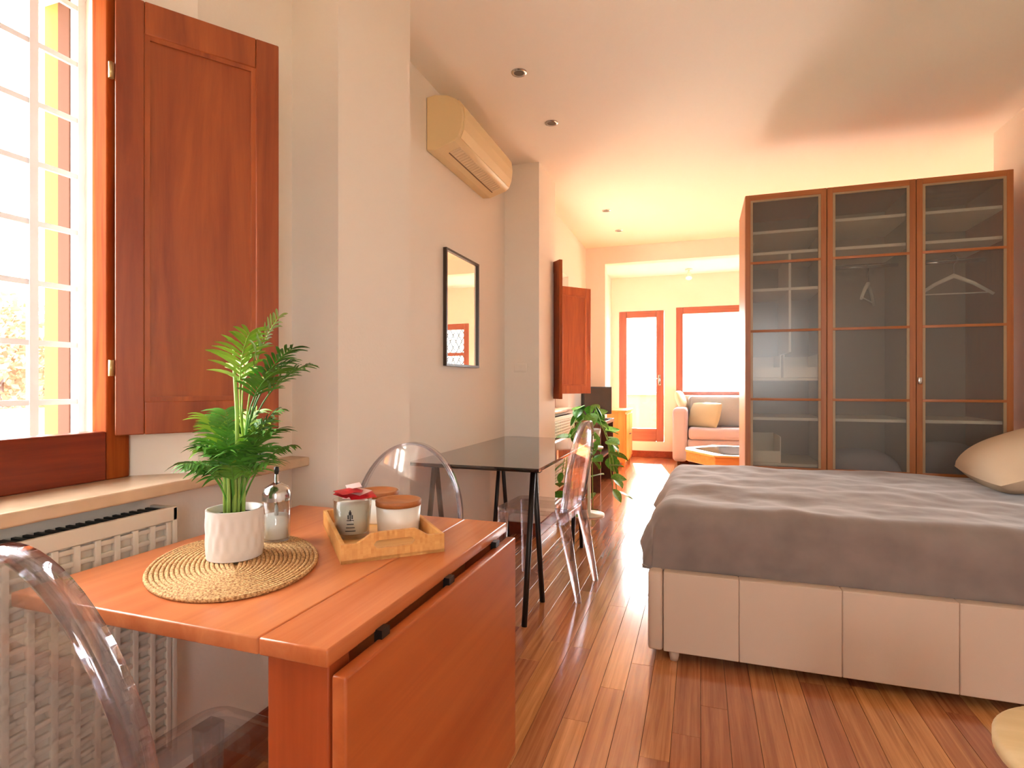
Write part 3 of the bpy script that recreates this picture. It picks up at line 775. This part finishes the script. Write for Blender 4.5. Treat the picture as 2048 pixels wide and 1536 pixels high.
for k in range(16):
    a = k * 2.4; r_ = .021 * math.sqrt((k + .5) / 16)
    p0 = loc(r_ * math.cos(a), r_ * math.sin(a), HP - .02); p1 = loc(r_ * 1.15 * math.cos(a), r_ * 1.15 * math.sin(a), HP + rng.uniform(.08, .12))
    MB().tube([p0, (p0 + p1) / 2 + loc(.001, 0, 0), p1], [.0042, .0038, .003], 6).build('stem', M['stem'], pp, world=False)

# ---------------- sugar dispenser
sc_ = on_z(553, 1079, ZMT)
sg = thing('sugar_dispenser', 'clear glass sugar dispenser with steel spout beside the palm', 'dispenser', (sc_.x, sc_.y, ZMT))
MB().lathe([(.0, 0), (.0285, 0), (.030, .004), (.030, .105), (.0275, .105), (.0275, .006), (0, .006)], 32).build('glass_body', M['glassware'], sg, world=False)
MB().lathe([(0, .0065), (.0272, .0065), (.0272, .058), (0, .056)], 32).build('sugar', M['sugar'], sg, world=False)
MB().lathe([(.031, .092), (.0312, .108), (.026, .122), (.012, .130), (.0075, .133), (.0075, .092)], 32, cap=False).build('cap', M['chrome'], sg, world=False)
MB().tube([(0, 0, .05), (0, 0, .156)], .0045, 10).build('spout', M['chrome'], sg, world=False)
MB().lathe([(0, .170), (.0052, .168), (.006, .160), (.0045, .152), (0, .152)], 14).build('spout_tip', M['black_steel'], sg, world=False)

# ---------------- bamboo tray with jars
t_a = math.atan2(.684, .73)
tray = thing('serving_tray', 'small bamboo serving tray with cut-out handles on the table', 'tray', (-.615 - .684 * .175, 1.038 + .73 * .175, ZT), t_a)
TW, TL = .110, .175     # half sizes: x along the front edge, y away
MB().box((-TW, -TL, 0), (TW, TL, .007)).build('base', M['bamboo'], tray, world=False)
for s in (-1, 1):
    lo, hi = sorted((s * TW, s * (TW - .009)))
    MB().box((lo, -TL + .009, .0), (hi, TL - .009, .040)).build('long_side', M['bamboo'], tray, world=False, bevel=.0015)
def handle_end(ysgn):
    """end board with a raised middle and a slot"""
    xs_ = [-TW + 2 * TW * k / 40 for k in range(41)]
    def top(x): 
        u = abs(x) / TW; s = max(0, min(1, (.72 - u) / .34)); s = s * s * (3 - 2 * s); return .040 + .018 * s
    hw, hz, hr = .042, .033, .0085
    vs, fs = [], []
    y0_, y1_ = sorted((ysgn * TL, ysgn * (TL - .010)))
    def slot(x):
        if abs(x) >= hw: return None
        d = abs(x) - (hw - hr); h = hr if d <= 0 else math.sqrt(max(0, hr * hr - d * d)); return (hz - h, hz + h)
    b = MB()
    for k in range(40):
        xa, xb = xs_[k], xs_[k + 1]; sa, sb = slot(xa), slot(xb)
        def col(z0a, z1a, z0b, z1b):
            b.hexa([(xa, y0_, z0a), (xb, y0_, z0b), (xb, y1_, z0b), (xa, y1_, z0a)], [(xa, y0_, z1a), (xb, y0_, z1b), (xb, y1_, z1b), (xa, y1_, z1a)])
        if sa is None and sb is None: col(0, top(xa), 0, top(xb))
        else:
            sa = sa or (hz, hz); sb = sb or (hz, hz)
            col(0, sa[0], 0, sb[0]); col(sa[1], top(xa), sb[1], top(xb))
    b.build('handle_end', M['bamboo'], tray, world=False)
handle_end(-1); handle_end(1)
ZTR = ZT + .007
def canister(u, v, zz, r, h, label):
    p = on_z(u, v, zz)
    t = thing('canister', label, 'canister', (p.x, p.y, ZTR), 0, 'white canisters with wooden lids')
    MB().lathe([(0, 0), (r * .88, 0), (r * .93, .004), (r, h), (r * .95, h), (r * .9, .01), (0, .01)], 40).build('body', M['canister'], t, world=False)
    MB().lathe([(0, h - .004), (r * .93, h - .004), (r * .93, h + .001), (r * 1.02, h + .001), (r * 1.03, h + .012), (r * .99, h + .014), (r * .86, h + .012), (r * .80, h + .0085), (0, h + .0085)], 40).build('lid', M['lid'], t, world=False)
canister(797, 1063, ZTR, .054, .066, 'white canister with brown wooden lid, front right on the tray')
canister(755, 983, ZTR + .076, .054, .066, 'white canister with brown wooden lid, behind the glass jar')
jp = on_z(705, 1072, ZTR)
ja = thing('glass_jar', 'clear glass jar with dark print and red packets on the tray', 'jar', (jp.x, jp.y, ZTR))
JR, JH = .045, .090
MB().lathe([(0, 0), (JR * .78, 0), (JR * .86, .006), (JR, JH), (JR * .95, JH), (JR * .82, .010), (0, .012)], 40).build('glass_body', M['glassware'], ja, world=False)
MB().lathe([(0, .0125), (JR * .80, .0125), (JR * .93, JH - .012), (0, JH - .010)], 40).build('filling', M['paper_label'], ja, world=False)
# print: a little lamp-like emblem over three short lines, wrapped on the side that faces the room
va = math.atan2(-jp.y, -jp.x) - .12
def onjar(s, z, o=.0008):     # s: arc metres to the right, z: height
    r = JR * (.86 + .14 * z / JH) + o; a = va + s / r
    return (r * math.cos(a), r * math.sin(a), z)
def jarquad(b, s0, s1, z0, z1, n=4):
    for k in range(n):
        a, c = s0 + (s1 - s0) * k / n, s0 + (s1 - s0) * (k + 1) / n
        b.add([onjar(a, z0), onjar(c, z0), onjar(c, z1), onjar(a, z1)], [(0, 1, 2, 3)])
b = MB()
jarquad(b, -.003, .003, .060, .067, 2); jarquad(b, -.0015, .0015, .067, .071, 1)
jarquad(b, -.006, -.003, .050, .060, 1); jarquad(b, .003, .006, .050, .060, 1); jarquad(b, -.0012, .0012, .048, .060, 1)
jarquad(b, -.008, .008, .046, .048, 3)
for k, w in enumerate((.008, .010, .012)): jarquad(b, -w, w, .037 - .008 * k, .039 - .008 * k, 5)
b.build('print', M['print'], ja, world=False, fix=False)
rng = random.Random(5)
for k in range(7):
    a = k * .9; c = Vector((rng.uniform(-.022, .022), rng.uniform(-.022, .022), JH + .002 + .004 * k))
    m_ = Matrix.Translation(c) @ Matrix.Rotation(a, 4, 'Z') @ Matrix.Rotation(rng.uniform(-.3, .3), 4, 'X')
    q = MB()
    def sf(i, j, m_=m_):
        x_, y_ = (i - .5) * .062, (j - .5) * .034
        return m_ @ Vector((x_, y_, .004 * math.cos(PI * (i - .5)) * math.cos(PI * (j - .5))))
    def sf2(i, j, m_=m_):
        x_, y_ = (i - .5) * .062, (j - .5) * .034
        return m_ @ Vector((x_, y_, -.004 * math.cos(PI * (i - .5)) * math.cos(PI * (j - .5)) - .0004))
    q.grid(sf, 7, 5); q.grid(sf2, 7, 5)
    o = q.build('sugar_sachet', M['red_cloth'] if k % 3 else M['pink'])
    o.location = (jp.x, jp.y, ZTR)
    tag(o, ['pale pink paper sachet lowest in the pile on the glass jar', 'red paper sachet second from the bottom on the glass jar', 'red paper sachet third from the bottom on the glass jar',
            'pale pink paper sachet between red ones on the glass jar', 'red paper sachet just above the middle pink one on the jar', 'red paper sachet right under the topmost pink one on the jar',
            'pale pink paper sachet topmost on the glass jar'][k], 'sachet', 'paper sachets on the glass jar')

# ---------------- bed
BX0, BX1, BY0, BY1, BZ = -.20, 1.80, 2.31, 3.84, .363
bed = thing('bed', 'low double bed with a beige leather panelled frame', 'bed', (.8, 3.07, 0))
cuts = [-.14, .143, .494, .85, 1.205, 1.56, BX1 - .06]
for k in range(len(cuts) - 1):
    MB().box((cuts[k] + .0003, BY0, .045), (cuts[k + 1] - .0003, BY0 + .05, BZ)).build('side_panel', M['leather'], bed, bevel=.004)
    MB().box((cuts[k] + .001, BY1 - .05, .045), (cuts[k + 1] - .001, BY1, BZ)).build('side_panel', M['leather'], bed, bevel=.008)
MB().box((BX0, BY0 - .004, .045), (-.142, BY1 + .004, BZ)).build('foot_board', M['leather'], bed, bevel=.012)
MB().box((BX1 - .06, BY0 - .01, .045), (BX1, BY1 + .01, 1.0)).build('headboard', M['leather'], bed, bevel=.015)
MB().box((-.14, BY0 + .05, .15), (BX1 - .06, BY1 - .05, .20)).build('slat_base', M['dark_wood'], bed)
MB().box((-.13, BY0 + .07, .20), (BX1 - .07, BY1 - .07, .565)).build('mattress', M['pillow'], bed, bevel=.05, seg=4)
for (x_, y_) in ((-.10, BY0 + .04), (-.10, BY1 - .04), (BX1 - .1, BY0 + .04), (BX1 - .1, BY1 - .04)):
    MB().lathe([(.016, 0), (.02, .02), (.02, .045)], 16, (x_, y_, 0)).build('foot', M['leather'], bed)

bl = MB()
def fold(p, e, R, sgn):
    d = (p - e) * sgn
    if d <= 0: return p, 0.0, 0.0
    a = min(d / R, PI / 2); rem = max(0, d - R * PI / 2)
    return e + sgn * R * math.sin(a), R * (1 - math.cos(a)) + rem, rem
def blanket(i, j):
    s = -.33 + 2.03 * i; t = 2.14 + 1.84 * j
    x, dx, rx = fold(s, -.10, .085, -1)
    y, dy1, r1 = fold(t, 2.445, .082, -1)
    if t > 3.2: y, dy2, r2 = fold(t, 3.73, .08, 1)
    else: dy2 = r2 = 0
    z = .604 - min(dx + dy1 + dy2, .265)
    P = Vector((s, t, 0))
    w = noise.noise(P * 3.1) * .015 + noise.noise(P * 7.3 + Vector((3, 1, 0))) * .010 + noise.noise(P * 16) * .0025
    # long soft folds running from the foot towards the pillow
    w += .008 * math.sin((t - 2.3) * 11 + 2.2 * noise.noise(Vector((s * 1.6, t * .8, 5)))) * max(0, 1 - abs(t - 2.75) / .8)
    side = min(1, (dy1 + dy2) / .15); foot = min(1, dx / .12)
    z += w * (1 - .6 * max(side, foot))
    y += (-.014 * noise.noise(Vector((s * 4.5, z * 3, 9))) - .007 * math.sin(s * 9 + z * 12)) * min(1, dy1 / .06) + .02 * min(1, dy1 / .12) * 0
    x += (-.45 * rx - .02 * noise.noise(Vector((t * 5, z * 2, 2)))) * foot - .02 * foot * math.sin(t * 8)
    if dx > .02 and dy1 > .02:          # corner: gathers outwards a little
        x -= .02 * min(1, dy1 / .2); z += .04 * min(1, dx / .2) * min(1, dy1 / .2)
    y = max(y, BY0 + .052 if z < BZ + .03 and x > -.14 else y)
    return Vector((x, y, z))
bl.grid(blanket, 130, 120)
bo = bl.build('blanket', M['blanket']); tag(bo, 'plush taupe blanket spread over the bed', 'blanket')
so_ = bo.modifiers.new('thick', 'SOLIDIFY'); so_.thickness = .008; so_.offset = -1

def pillow_mesh(w, d, h, n=28):
    b = MB()
    def f(sign):
        def g(i, j):
            x, y = 2 * i - 1, 2 * j - 1
            e = max(0, (1 - abs(x) ** 2.6)) ** .5 * max(0, (1 - abs(y) ** 2.6)) ** .5
            k = 1 - .06 * (x * x) * (y * y); kx = 1 - .05 * (1 - y * y) * 0
            return Vector((x * w / 2 * (1 - .07 * (1 - abs(y)) * abs(x) ** 6 * 0) * k, y * d / 2 * k, sign * h / 2 * e * (1 + .05 * noise.noise(Vector((x * 2, y * 2, sign))))))
        return g
    b.grid(f(1), n, n); b.grid(f(-1), n, n)
    return b
po = pillow_mesh(.50, .74, .25).build('pillow', M['pillow']); tag(po, 'cream pillow propped at the head of the bed', 'pillow')
po.matrix_basis = Matrix.Translation((1.535, 3.40, .755)) @ Matrix.Rotation(math.radians(-6), 4, 'Z') @ Matrix.Rotation(math.radians(-24), 4, 'Y')

# ---------------- wardrobe
WX0, WX1, WY0, WY1, WH = .282, 1.716, 3.96, 4.54, 2.36
wd = thing('wardrobe', 'tall orange-brown wardrobe with three frosted glass doors behind the bed', 'wardrobe', (1.0, 4.25, 0))
dw = (WX1 - WX0) / 3
yf = WY0 + .022
for x_, nm in ((WX0, 'side_panel'), (WX1 - .018, 'side_panel')):
    MB().box((x_, yf, 0), (x_ + .018, WY1, WH)).build(nm, M['wardrobe'], wd, bevel=.002)
MB().box((WX0 + .018, yf, WH - .03), (WX1 - .018, WY1, WH)).build('top_panel', M['wardrobe_x'], wd)
MB().box((WX0 + .018, yf, .0), (WX1 - .018, WY1, .08)).build('plinth', M['wardrobe_x'], wd)
MB().box((WX0 + .018, WY1 - .008, .08), (WX1 - .018, WY1, WH - .03)).build('back_panel', M['grey_inner'], wd)
for k in (1, 2):
    MB().box((WX0 + dw * k - .009, yf, .08), (WX0 + dw * k + .009, WY1 - .008, WH - .03)).build('divider', M['grey_inner'], wd)
muntins = [1.913, 1.466, 1.02, .575]
for k in range(3):
    a, c = WX0 + dw * k + .0015, WX0 + dw * (k + 1) - .0015
    d = MB().box((a, WY0, .05), (a + .032, yf, WH)).build('door', M['wardrobe'], wd, bevel=.002)
    MB().box((c - .032, WY0, .05), (c, yf, WH)).build('stile', M['wardrobe'], d, bevel=.002)
    MB().box((a + .032, WY0, WH - .035), (c - .032, yf, WH)).build('rail', M['wardrobe_x'], d, bevel=.002)
    MB().box((a + .032, WY0, .05), (c - .032, yf, .09)).build('rail', M['wardrobe_x'], d, bevel=.002)
    for lo, hi in (((a + .032, WY0 + .003, .09), (a + .046, yf - .004, WH - .035)), ((c - .046, WY0 + .003, .09), (c - .032, yf - .004, WH - .035)), ((a + .046, WY0 + .003, WH - .047), (c - .046, yf - .004, WH - .035))):
        MB().box(lo, hi).build('inner_trim', M['trim_beige'], d)
    zs_ = [.09] + sorted(muntins) + [WH - .035]
    for z in muntins: MB().box((a + .032, WY0 + .001, z - .008), (c - .032, yf - .002, z + .008)).build('muntin', M['wardrobe_x'], d, bevel=.001)
    for q in range(len(zs_) - 1):
        lo, hi = zs_[q] + (.008 if q else 0), zs_[q + 1] - (.008 if q < len(zs_) - 2 else 0)
        MB().box((a + .046, WY0 + .008, lo), (c - .046, WY0 + .012, hi)).build('pane', M['frosted'], d)
    if k == 2:
        MB().box((a + .004, WY0 - .018, 1.12), (a + .024, WY0, 1.16)).build('handle', M['chrome'], d, bevel=.003)
def shelf(k, z, x0=0.0, x1=1.0, m='grey_inner', th=.018, y0=WY0 + .05):
    a, c = WX0 + dw * k + .02, WX0 + dw * (k + 1) - .012
    MB().box((a + (c - a) * x0, y0, z - th), (a + (c - a) * x1, WY1 - .01, z)).build('shelf', M[m], wd)
for z in (2.13, 1.99, 1.75, 1.16, .90, .60, .40): shelf(0, z, m='shelf_white')
MB().box((WX0 + dw * .56, WY0 + .06, 1.33), (WX0 + dw * .56 + .014, WY1 - .01, 1.97)).build('divider', M['shelf_white'], wd)
for k in (1, 2):
    for z in (2.17, 1.99, .90, .45): shelf(k, z, m='shelf_white')
    MB().tube([(WX0 + dw * k + .012, 4.25, 1.90), (WX0 + dw * (k + 1) - .012, 4.25, 1.90)], .012, 10).build('hanging_rail', M['chrome'], wd)
def hanger(x, y, rz, label):
    t = thing('coat_hanger', label, 'hanger', (x, y, 1.90), rz, 'coat hangers in the wardrobe')
    hk = [(0, 0, -.10)] + [(0 + .02 * math.sin(a), 0, -.022 + .036 * math.cos(a) - .0) for a in (PI, PI * .6, PI * .3, 0, -PI * .3, -PI * .55)]
    hk = [(0, 0, -.12), (0, 0, -.05), (.016, 0, -.025), (.018, 0, .0), (0, 0, .016), (-.017, 0, .004)]
    MB().tube(hk, .0025, 6).build('hook', M['chrome'], t, world=False)
    MB().tube([(-.20, 0, -.235), (-.10, 0, -.165), (0, 0, -.115), (.10, 0, -.165), (.20, 0, -.235)], [.009, .011, .014, .011, .009], 8).build('shoulders', M['shelf_white'], t, world=False)
    MB().tube([(-.175, 0, -.225), (.175, 0, -.225)], .004, 6).build('bar', M['shelf_white'], t, world=False)
hanger(WX0 + dw * 2.5, 4.10, 0, 'white coat hanger behind the right frosted door')
hanger(WX0 + dw * 1.62, 4.25, 1.15, 'pale coat hanger turned sideways behind the middle frosted door')
def inner_box(x0, x1, z0, h, label):
    t = thing('storage_box', label, 'box', ((x0 + x1) / 2, 4.2, z0), 0, 'white storage boxes in the wardrobe')
    w = .006; ya, yb_ = WY0 + .06, WY0 + .40
    MB().box((x0, ya, z0), (x1, yb_, z0 + w)).build('bottom', M['shelf_white'], t)
    for lo, hi in (((x0, ya, z0 + w), (x0 + w, yb_, z0 + h)), ((x1 - w, ya, z0 + w), (x1, yb_, z0 + h)), ((x0 + w, ya, z0 + w), (x1 - w, ya + w, z0 + h * .45)), ((x0 + w, yb_ - w, z0 + w), (x1 - w, yb_, z0 + h))):
        MB().box(lo, hi).build('side', M['shelf_white'], t)
xa = WX0 + .022
inner_box(xa + .01, xa + .20, 1.162, .15, 'open white storage box behind the left wardrobe door, upper left')
inner_box(xa + .215, xa + .42, 1.162, .15, 'open white storage box behind the left wardrobe door, upper right')
inner_box(xa + .01, xa + .20, .602, .17, 'open white storage box behind the left wardrobe door, second from bottom')
inner_box(xa + .01, xa + .20, .402, .15, 'open white storage box behind the left wardrobe door, lowest')
def bundle(k, z0, h, label):
    a, c = WX0 + dw * k + .03, WX0 + dw * (k + 1) - .03
    o = pillow_mesh(c - a, .36, h * 1.0).build('folded_bedding', M['sofa']); o.location = ((a + c) / 2, 4.23, z0 + h / 2)
    tag(o, label, 'bedding', 'folded bedding in the wardrobe')
bundle(1, .452, .24, 'grey folded bedding behind the middle frosted door')
bundle(2, .452, .30, 'grey folded bedding behind the right frosted door')

# ---------------- round stool at the lower right
stl = thing('round_stool', 'round pale wooden stool at the lower right corner', 'stool', (.72, 1.22, 0))
MB().lathe([(0, .44), (.20, .44), (.208, .446), (.208, .464), (.20, .47), (0, .47)], 56, (.72, 1.22, 0)).build('seat', M['birch'], stl)
for k in range(4):
    a = PI / 4 + k * PI / 2
    MB().tube([(.72 + .17 * math.cos(a), 1.22 + .17 * math.sin(a), 0), (.72 + .13 * math.cos(a), 1.22 + .13 * math.sin(a), .44)], [.012, .017], 10).build('leg', M['birch'], stl)

# ================================================================== LIVING AREA AT THE FAR END
sf_ = thing('sofa', 'grey fabric sofa under the far window', 'sofa', (.5, 8.3, 0))
SX0, SX1, SY0, SY1 = -.36, 1.55, 7.95, 8.66
MB().box((SX0, SY0, .05), (SX0 + .20, SY1, .79)).build('arm', M['sofa'], sf_, bevel=.06, seg=4)
MB().box((SX1 - .20, SY0, .05), (SX1, SY1, .79)).build('arm', M['sofa'], sf_, bevel=.06, seg=4)
MB().box((SX0 + .20, SY0 + .02, .05), (SX1 - .20, SY1, .36)).build('base', M['sofa'], sf_, bevel=.02)
MB().box((SX0 + .21, SY0 - .01, .36), (SX1 - .21, SY1 - .2, .52)).build('seat_cushion', M['sofa'], sf_, bevel=.05, seg=4)
MB().box((SX0 + .20, SY1 - .2, .36), (SX1 - .20, SY1, .95)).build('backrest', M['sofa_back'], sf_, bevel=.06, seg=4)
for k in range(2):
    w = (SX1 - SX0 - .44) / 2; x_ = SX0 + .22 + k * w
    o = pillow_mesh(w - .01, .46, .20).build('back_cushion', M['sofa_back'], sf_, world=False)
    o.matrix_basis = Matrix.Translation((x_ + w / 2 - .5, SY1 - .24 - 8.3, .73)) @ Matrix.Rotation(math.radians(78), 4, 'X')
for (x_, y_) in ((SX0 + .08, SY0 + .08), (SX1 - .08, SY0 + .08), (SX0 + .08, SY1 - .08), (SX1 - .08, SY1 - .08)):
    MB().lathe([(.02, 0), (.025, .05)], 12, (x_, y_, 0)).build('foot', M['dark_wood'], sf_)
o = pillow_mesh(.46, .40, .16).build('throw_cushion', M['cushion']); tag(o, 'pale green square cushion leaning in the left sofa corner', 'cushion')
o.matrix_basis = Matrix.Translation((SX0 + .42, SY1 - .43, .68)) @ Matrix.Rotation(math.radians(-28), 4, 'Z') @ Matrix.Rotation(math.radians(62), 4, 'X')
o = pillow_mesh(.34, .30, .12).build('throw_cushion', M['cushion2']); tag(o, 'small cream cushion on top of the left sofa arm', 'cushion')
o.matrix_basis = Matrix.Translation((SX0 + .10, SY1 - .14, .88)) @ Matrix.Rotation(math.radians(80), 4, 'Z') @ Matrix.Rotation(math.radians(70), 4, 'X')

ct = thing('coffee_table', 'low orange-brown coffee table with cut corners before the sofa', 'table', (.55, 6.2, 0))
def octo(m=0.0):
    x0, x1, y0_, y1_ = -.14 + m, 1.2 - m, 5.79 + m, 6.75 - m; cx, cy = .28, .55 * .5
    return [(x0 + .28, y0_), (x1 - .28, y0_), (x1, y0_ + .45), (x1, y1_ - .3), (x1 - .28, y1_), (x0 + .28, y1_), (x0, y1_ - .3), (x0, y0_ + .45)]
MB().prism(octo(), 'z', .30, .40).build('apron', M['pine_x'], ct, bevel=.006)
MB().prism(octo(-.01), 'z', .40, .42).build('top', M['bamboo'], ct, bevel=.004)
MB().prism(octo(.09), 'z', .42, .424).build('glass_inset', M['tv_screen'], ct)
for (x_, y_) in ((.10, 5.95), (.96, 5.95), (.10, 6.6), (.96, 6.6)):
    MB().box((x_ - .03, y_ - .03, 0), (x_ + .03, y_ + .03, .30)).build('leg', M['pine'], ct, bevel=.004)

pcb = thing('pine_cabinet', 'honey pine cabinet left of the glazed door', 'cabinet', (-1.12, 7.9, 0))
MB().box((-1.29, 7.55, .06), (-.95, 8.25, .74)).build('body', M['pine'], pcb, bevel=.004)
MB().box((-1.30, 7.53, .74), (-.93, 8.27, .765)).build('top', M['pine'], pcb, bevel=.005)
for k in range(2):
    d = MB().box((-.95, 7.57 + .34 * k, .10), (-.935, 7.89 + .34 * k, .71)).build('door', M['pine'], pcb, bevel=.004)
    MB().lathe([(0, .0), (.012, .004), (.012, .012), (0, .016)], 12, (-.925, 7.86 + .07 * k, .42)).build('knob', M['dark_wood'], d)
for (x_, y_) in ((-1.26, 7.59), (-.98, 7.59), (-1.26, 8.21), (-.98, 8.21)):
    MB().box((x_ - .02, y_ - .02, 0), (x_ + .02, y_ + .02, .06)).build('leg', M['pine'], pcb)

tb = thing('tv_bench', 'dark brown television bench against the window wall', 'bench', (-1.1, 6.15, 0))
MB().box((-1.29, 5.70, .68), (-.96, 6.60, .72)).build('top', M['dark_wood'], tb, bevel=.004)
for y_ in (5.70, 6.57): MB().box((-1.28, y_, 0), (-.97, y_ + .03, .68)).build('side_panel', M['dark_wood'], tb)
MB().box((-1.28, 5.73, .34), (-.97, 6.57, .36)).build('shelf', M['dark_wood'], tb)
MB().box((-1.29, 5.73, .03), (-1.28, 6.57, .68)).build('back_panel', M['dark_wood'], tb)
rz = math.radians(-28)
tv = thing('television', 'small flat television on the dark bench near the far opening', 'television', (-1.10, 6.28, .72), rz)
MB().box((-.10, -.14, 0), (.10, .14, .012)).build('stand_base', M['tv_black'], tv, world=False, bevel=.003)
MB().box((-.02, -.03, .012), (.01, .03, .05)).build('stand_neck', M['tv_black'], tv, world=False)
MB().box((-.03, -.26, .05), (.005, .26, .37)).build('casing', M['tv_black'], tv, world=False, bevel=.004)
MB().box((.005, -.245, .065), (.007, .245, .355)).build('screen', M['tv_screen'], tv, world=False)

# trailing plant on a white stand
ps = thing('plant_stand', 'slim white plant stand behind the desk chair', 'stand', (-.90, 4.72, 0))
MB().lathe([(.13, 0), (.13, .012), (.015, .02), (.012, .56), (.12, .57), (.12, .585), (0, .585)], 28, (-.90, 4.72, 0)).build('pedestal', M['white_paint'], ps)
pt = thing('trailing_plant', 'trailing green pothos with large leaves behind the desk chair', 'plant', (-.90, 4.72, .585))
MB().lathe([(0, 0), (.075, 0), (.10, .15), (.092, .15), (.085, .13), (0, .13)], 28).build('pot', M['ceramic'], pt, world=False)
MB().lathe([(0, .131), (.086, .131)], 20).build('soil', M['soil'], pt, world=False)
lv = MB()
def heart(i, j):
    v = i; w = .5 * (2 * j - 1); prof_ = (math.sin(PI * min(1, v * .93 + .07)) ** .75) * (1 - .35 * v)
    return Vector((w * prof_ * 1.05, v - .08 * (1 - abs(w) * 2) * (1 - v), .12 * abs(w) * 1.2 - .22 * v * v))
lv.grid(heart, 9, 7)
lo_ = lv.build('leaf', M['pothos'], pt, world=False, fix=False); lm = lo_.data; bpy.data.objects.remove(lo_)
rng = random.Random(11)
vines = []
for k in range(9):
    a = k * 2 * PI / 9 + .2; pts = [Vector((0, 0, .12)), Vector((.07 * math.cos(a), .07 * math.sin(a), .22 + .06 * (k % 3)))]
    L_ = [.55, .3, .75, .2, .62, .4, .7, .25, .5][k]
    out = rng.uniform(.14, .20)
    for q in range(1, 6): pts.append(Vector((out * math.cos(a) * (1 + .08 * q), out * math.sin(a) * (1 + .08 * q), .16 - L_ * q / 5 + .02 * (k % 2))))
    MB().tube(pts, .004, 5).build('vine', M['stem'], pt, world=False)
    for q in range(1, len(pts)):
        for r_ in range(2 if q < 3 else 1):
            o = bpy.data.objects.new('leaf', lm); COL.objects.link(o); o.parent = pt
            s_ = rng.uniform(.09, .15)
            o.matrix_basis = Matrix.Translation(pts[q]) @ Matrix.Rotation(a - PI / 2 + rng.uniform(-.9, .9), 4, 'Z') @ Matrix.Rotation(rng.uniform(-1.1, .3), 4, 'X') @ Matrix.Rotation(rng.uniform(-.5, .5), 4, 'Y') @ Matrix.Scale(s_, 4)
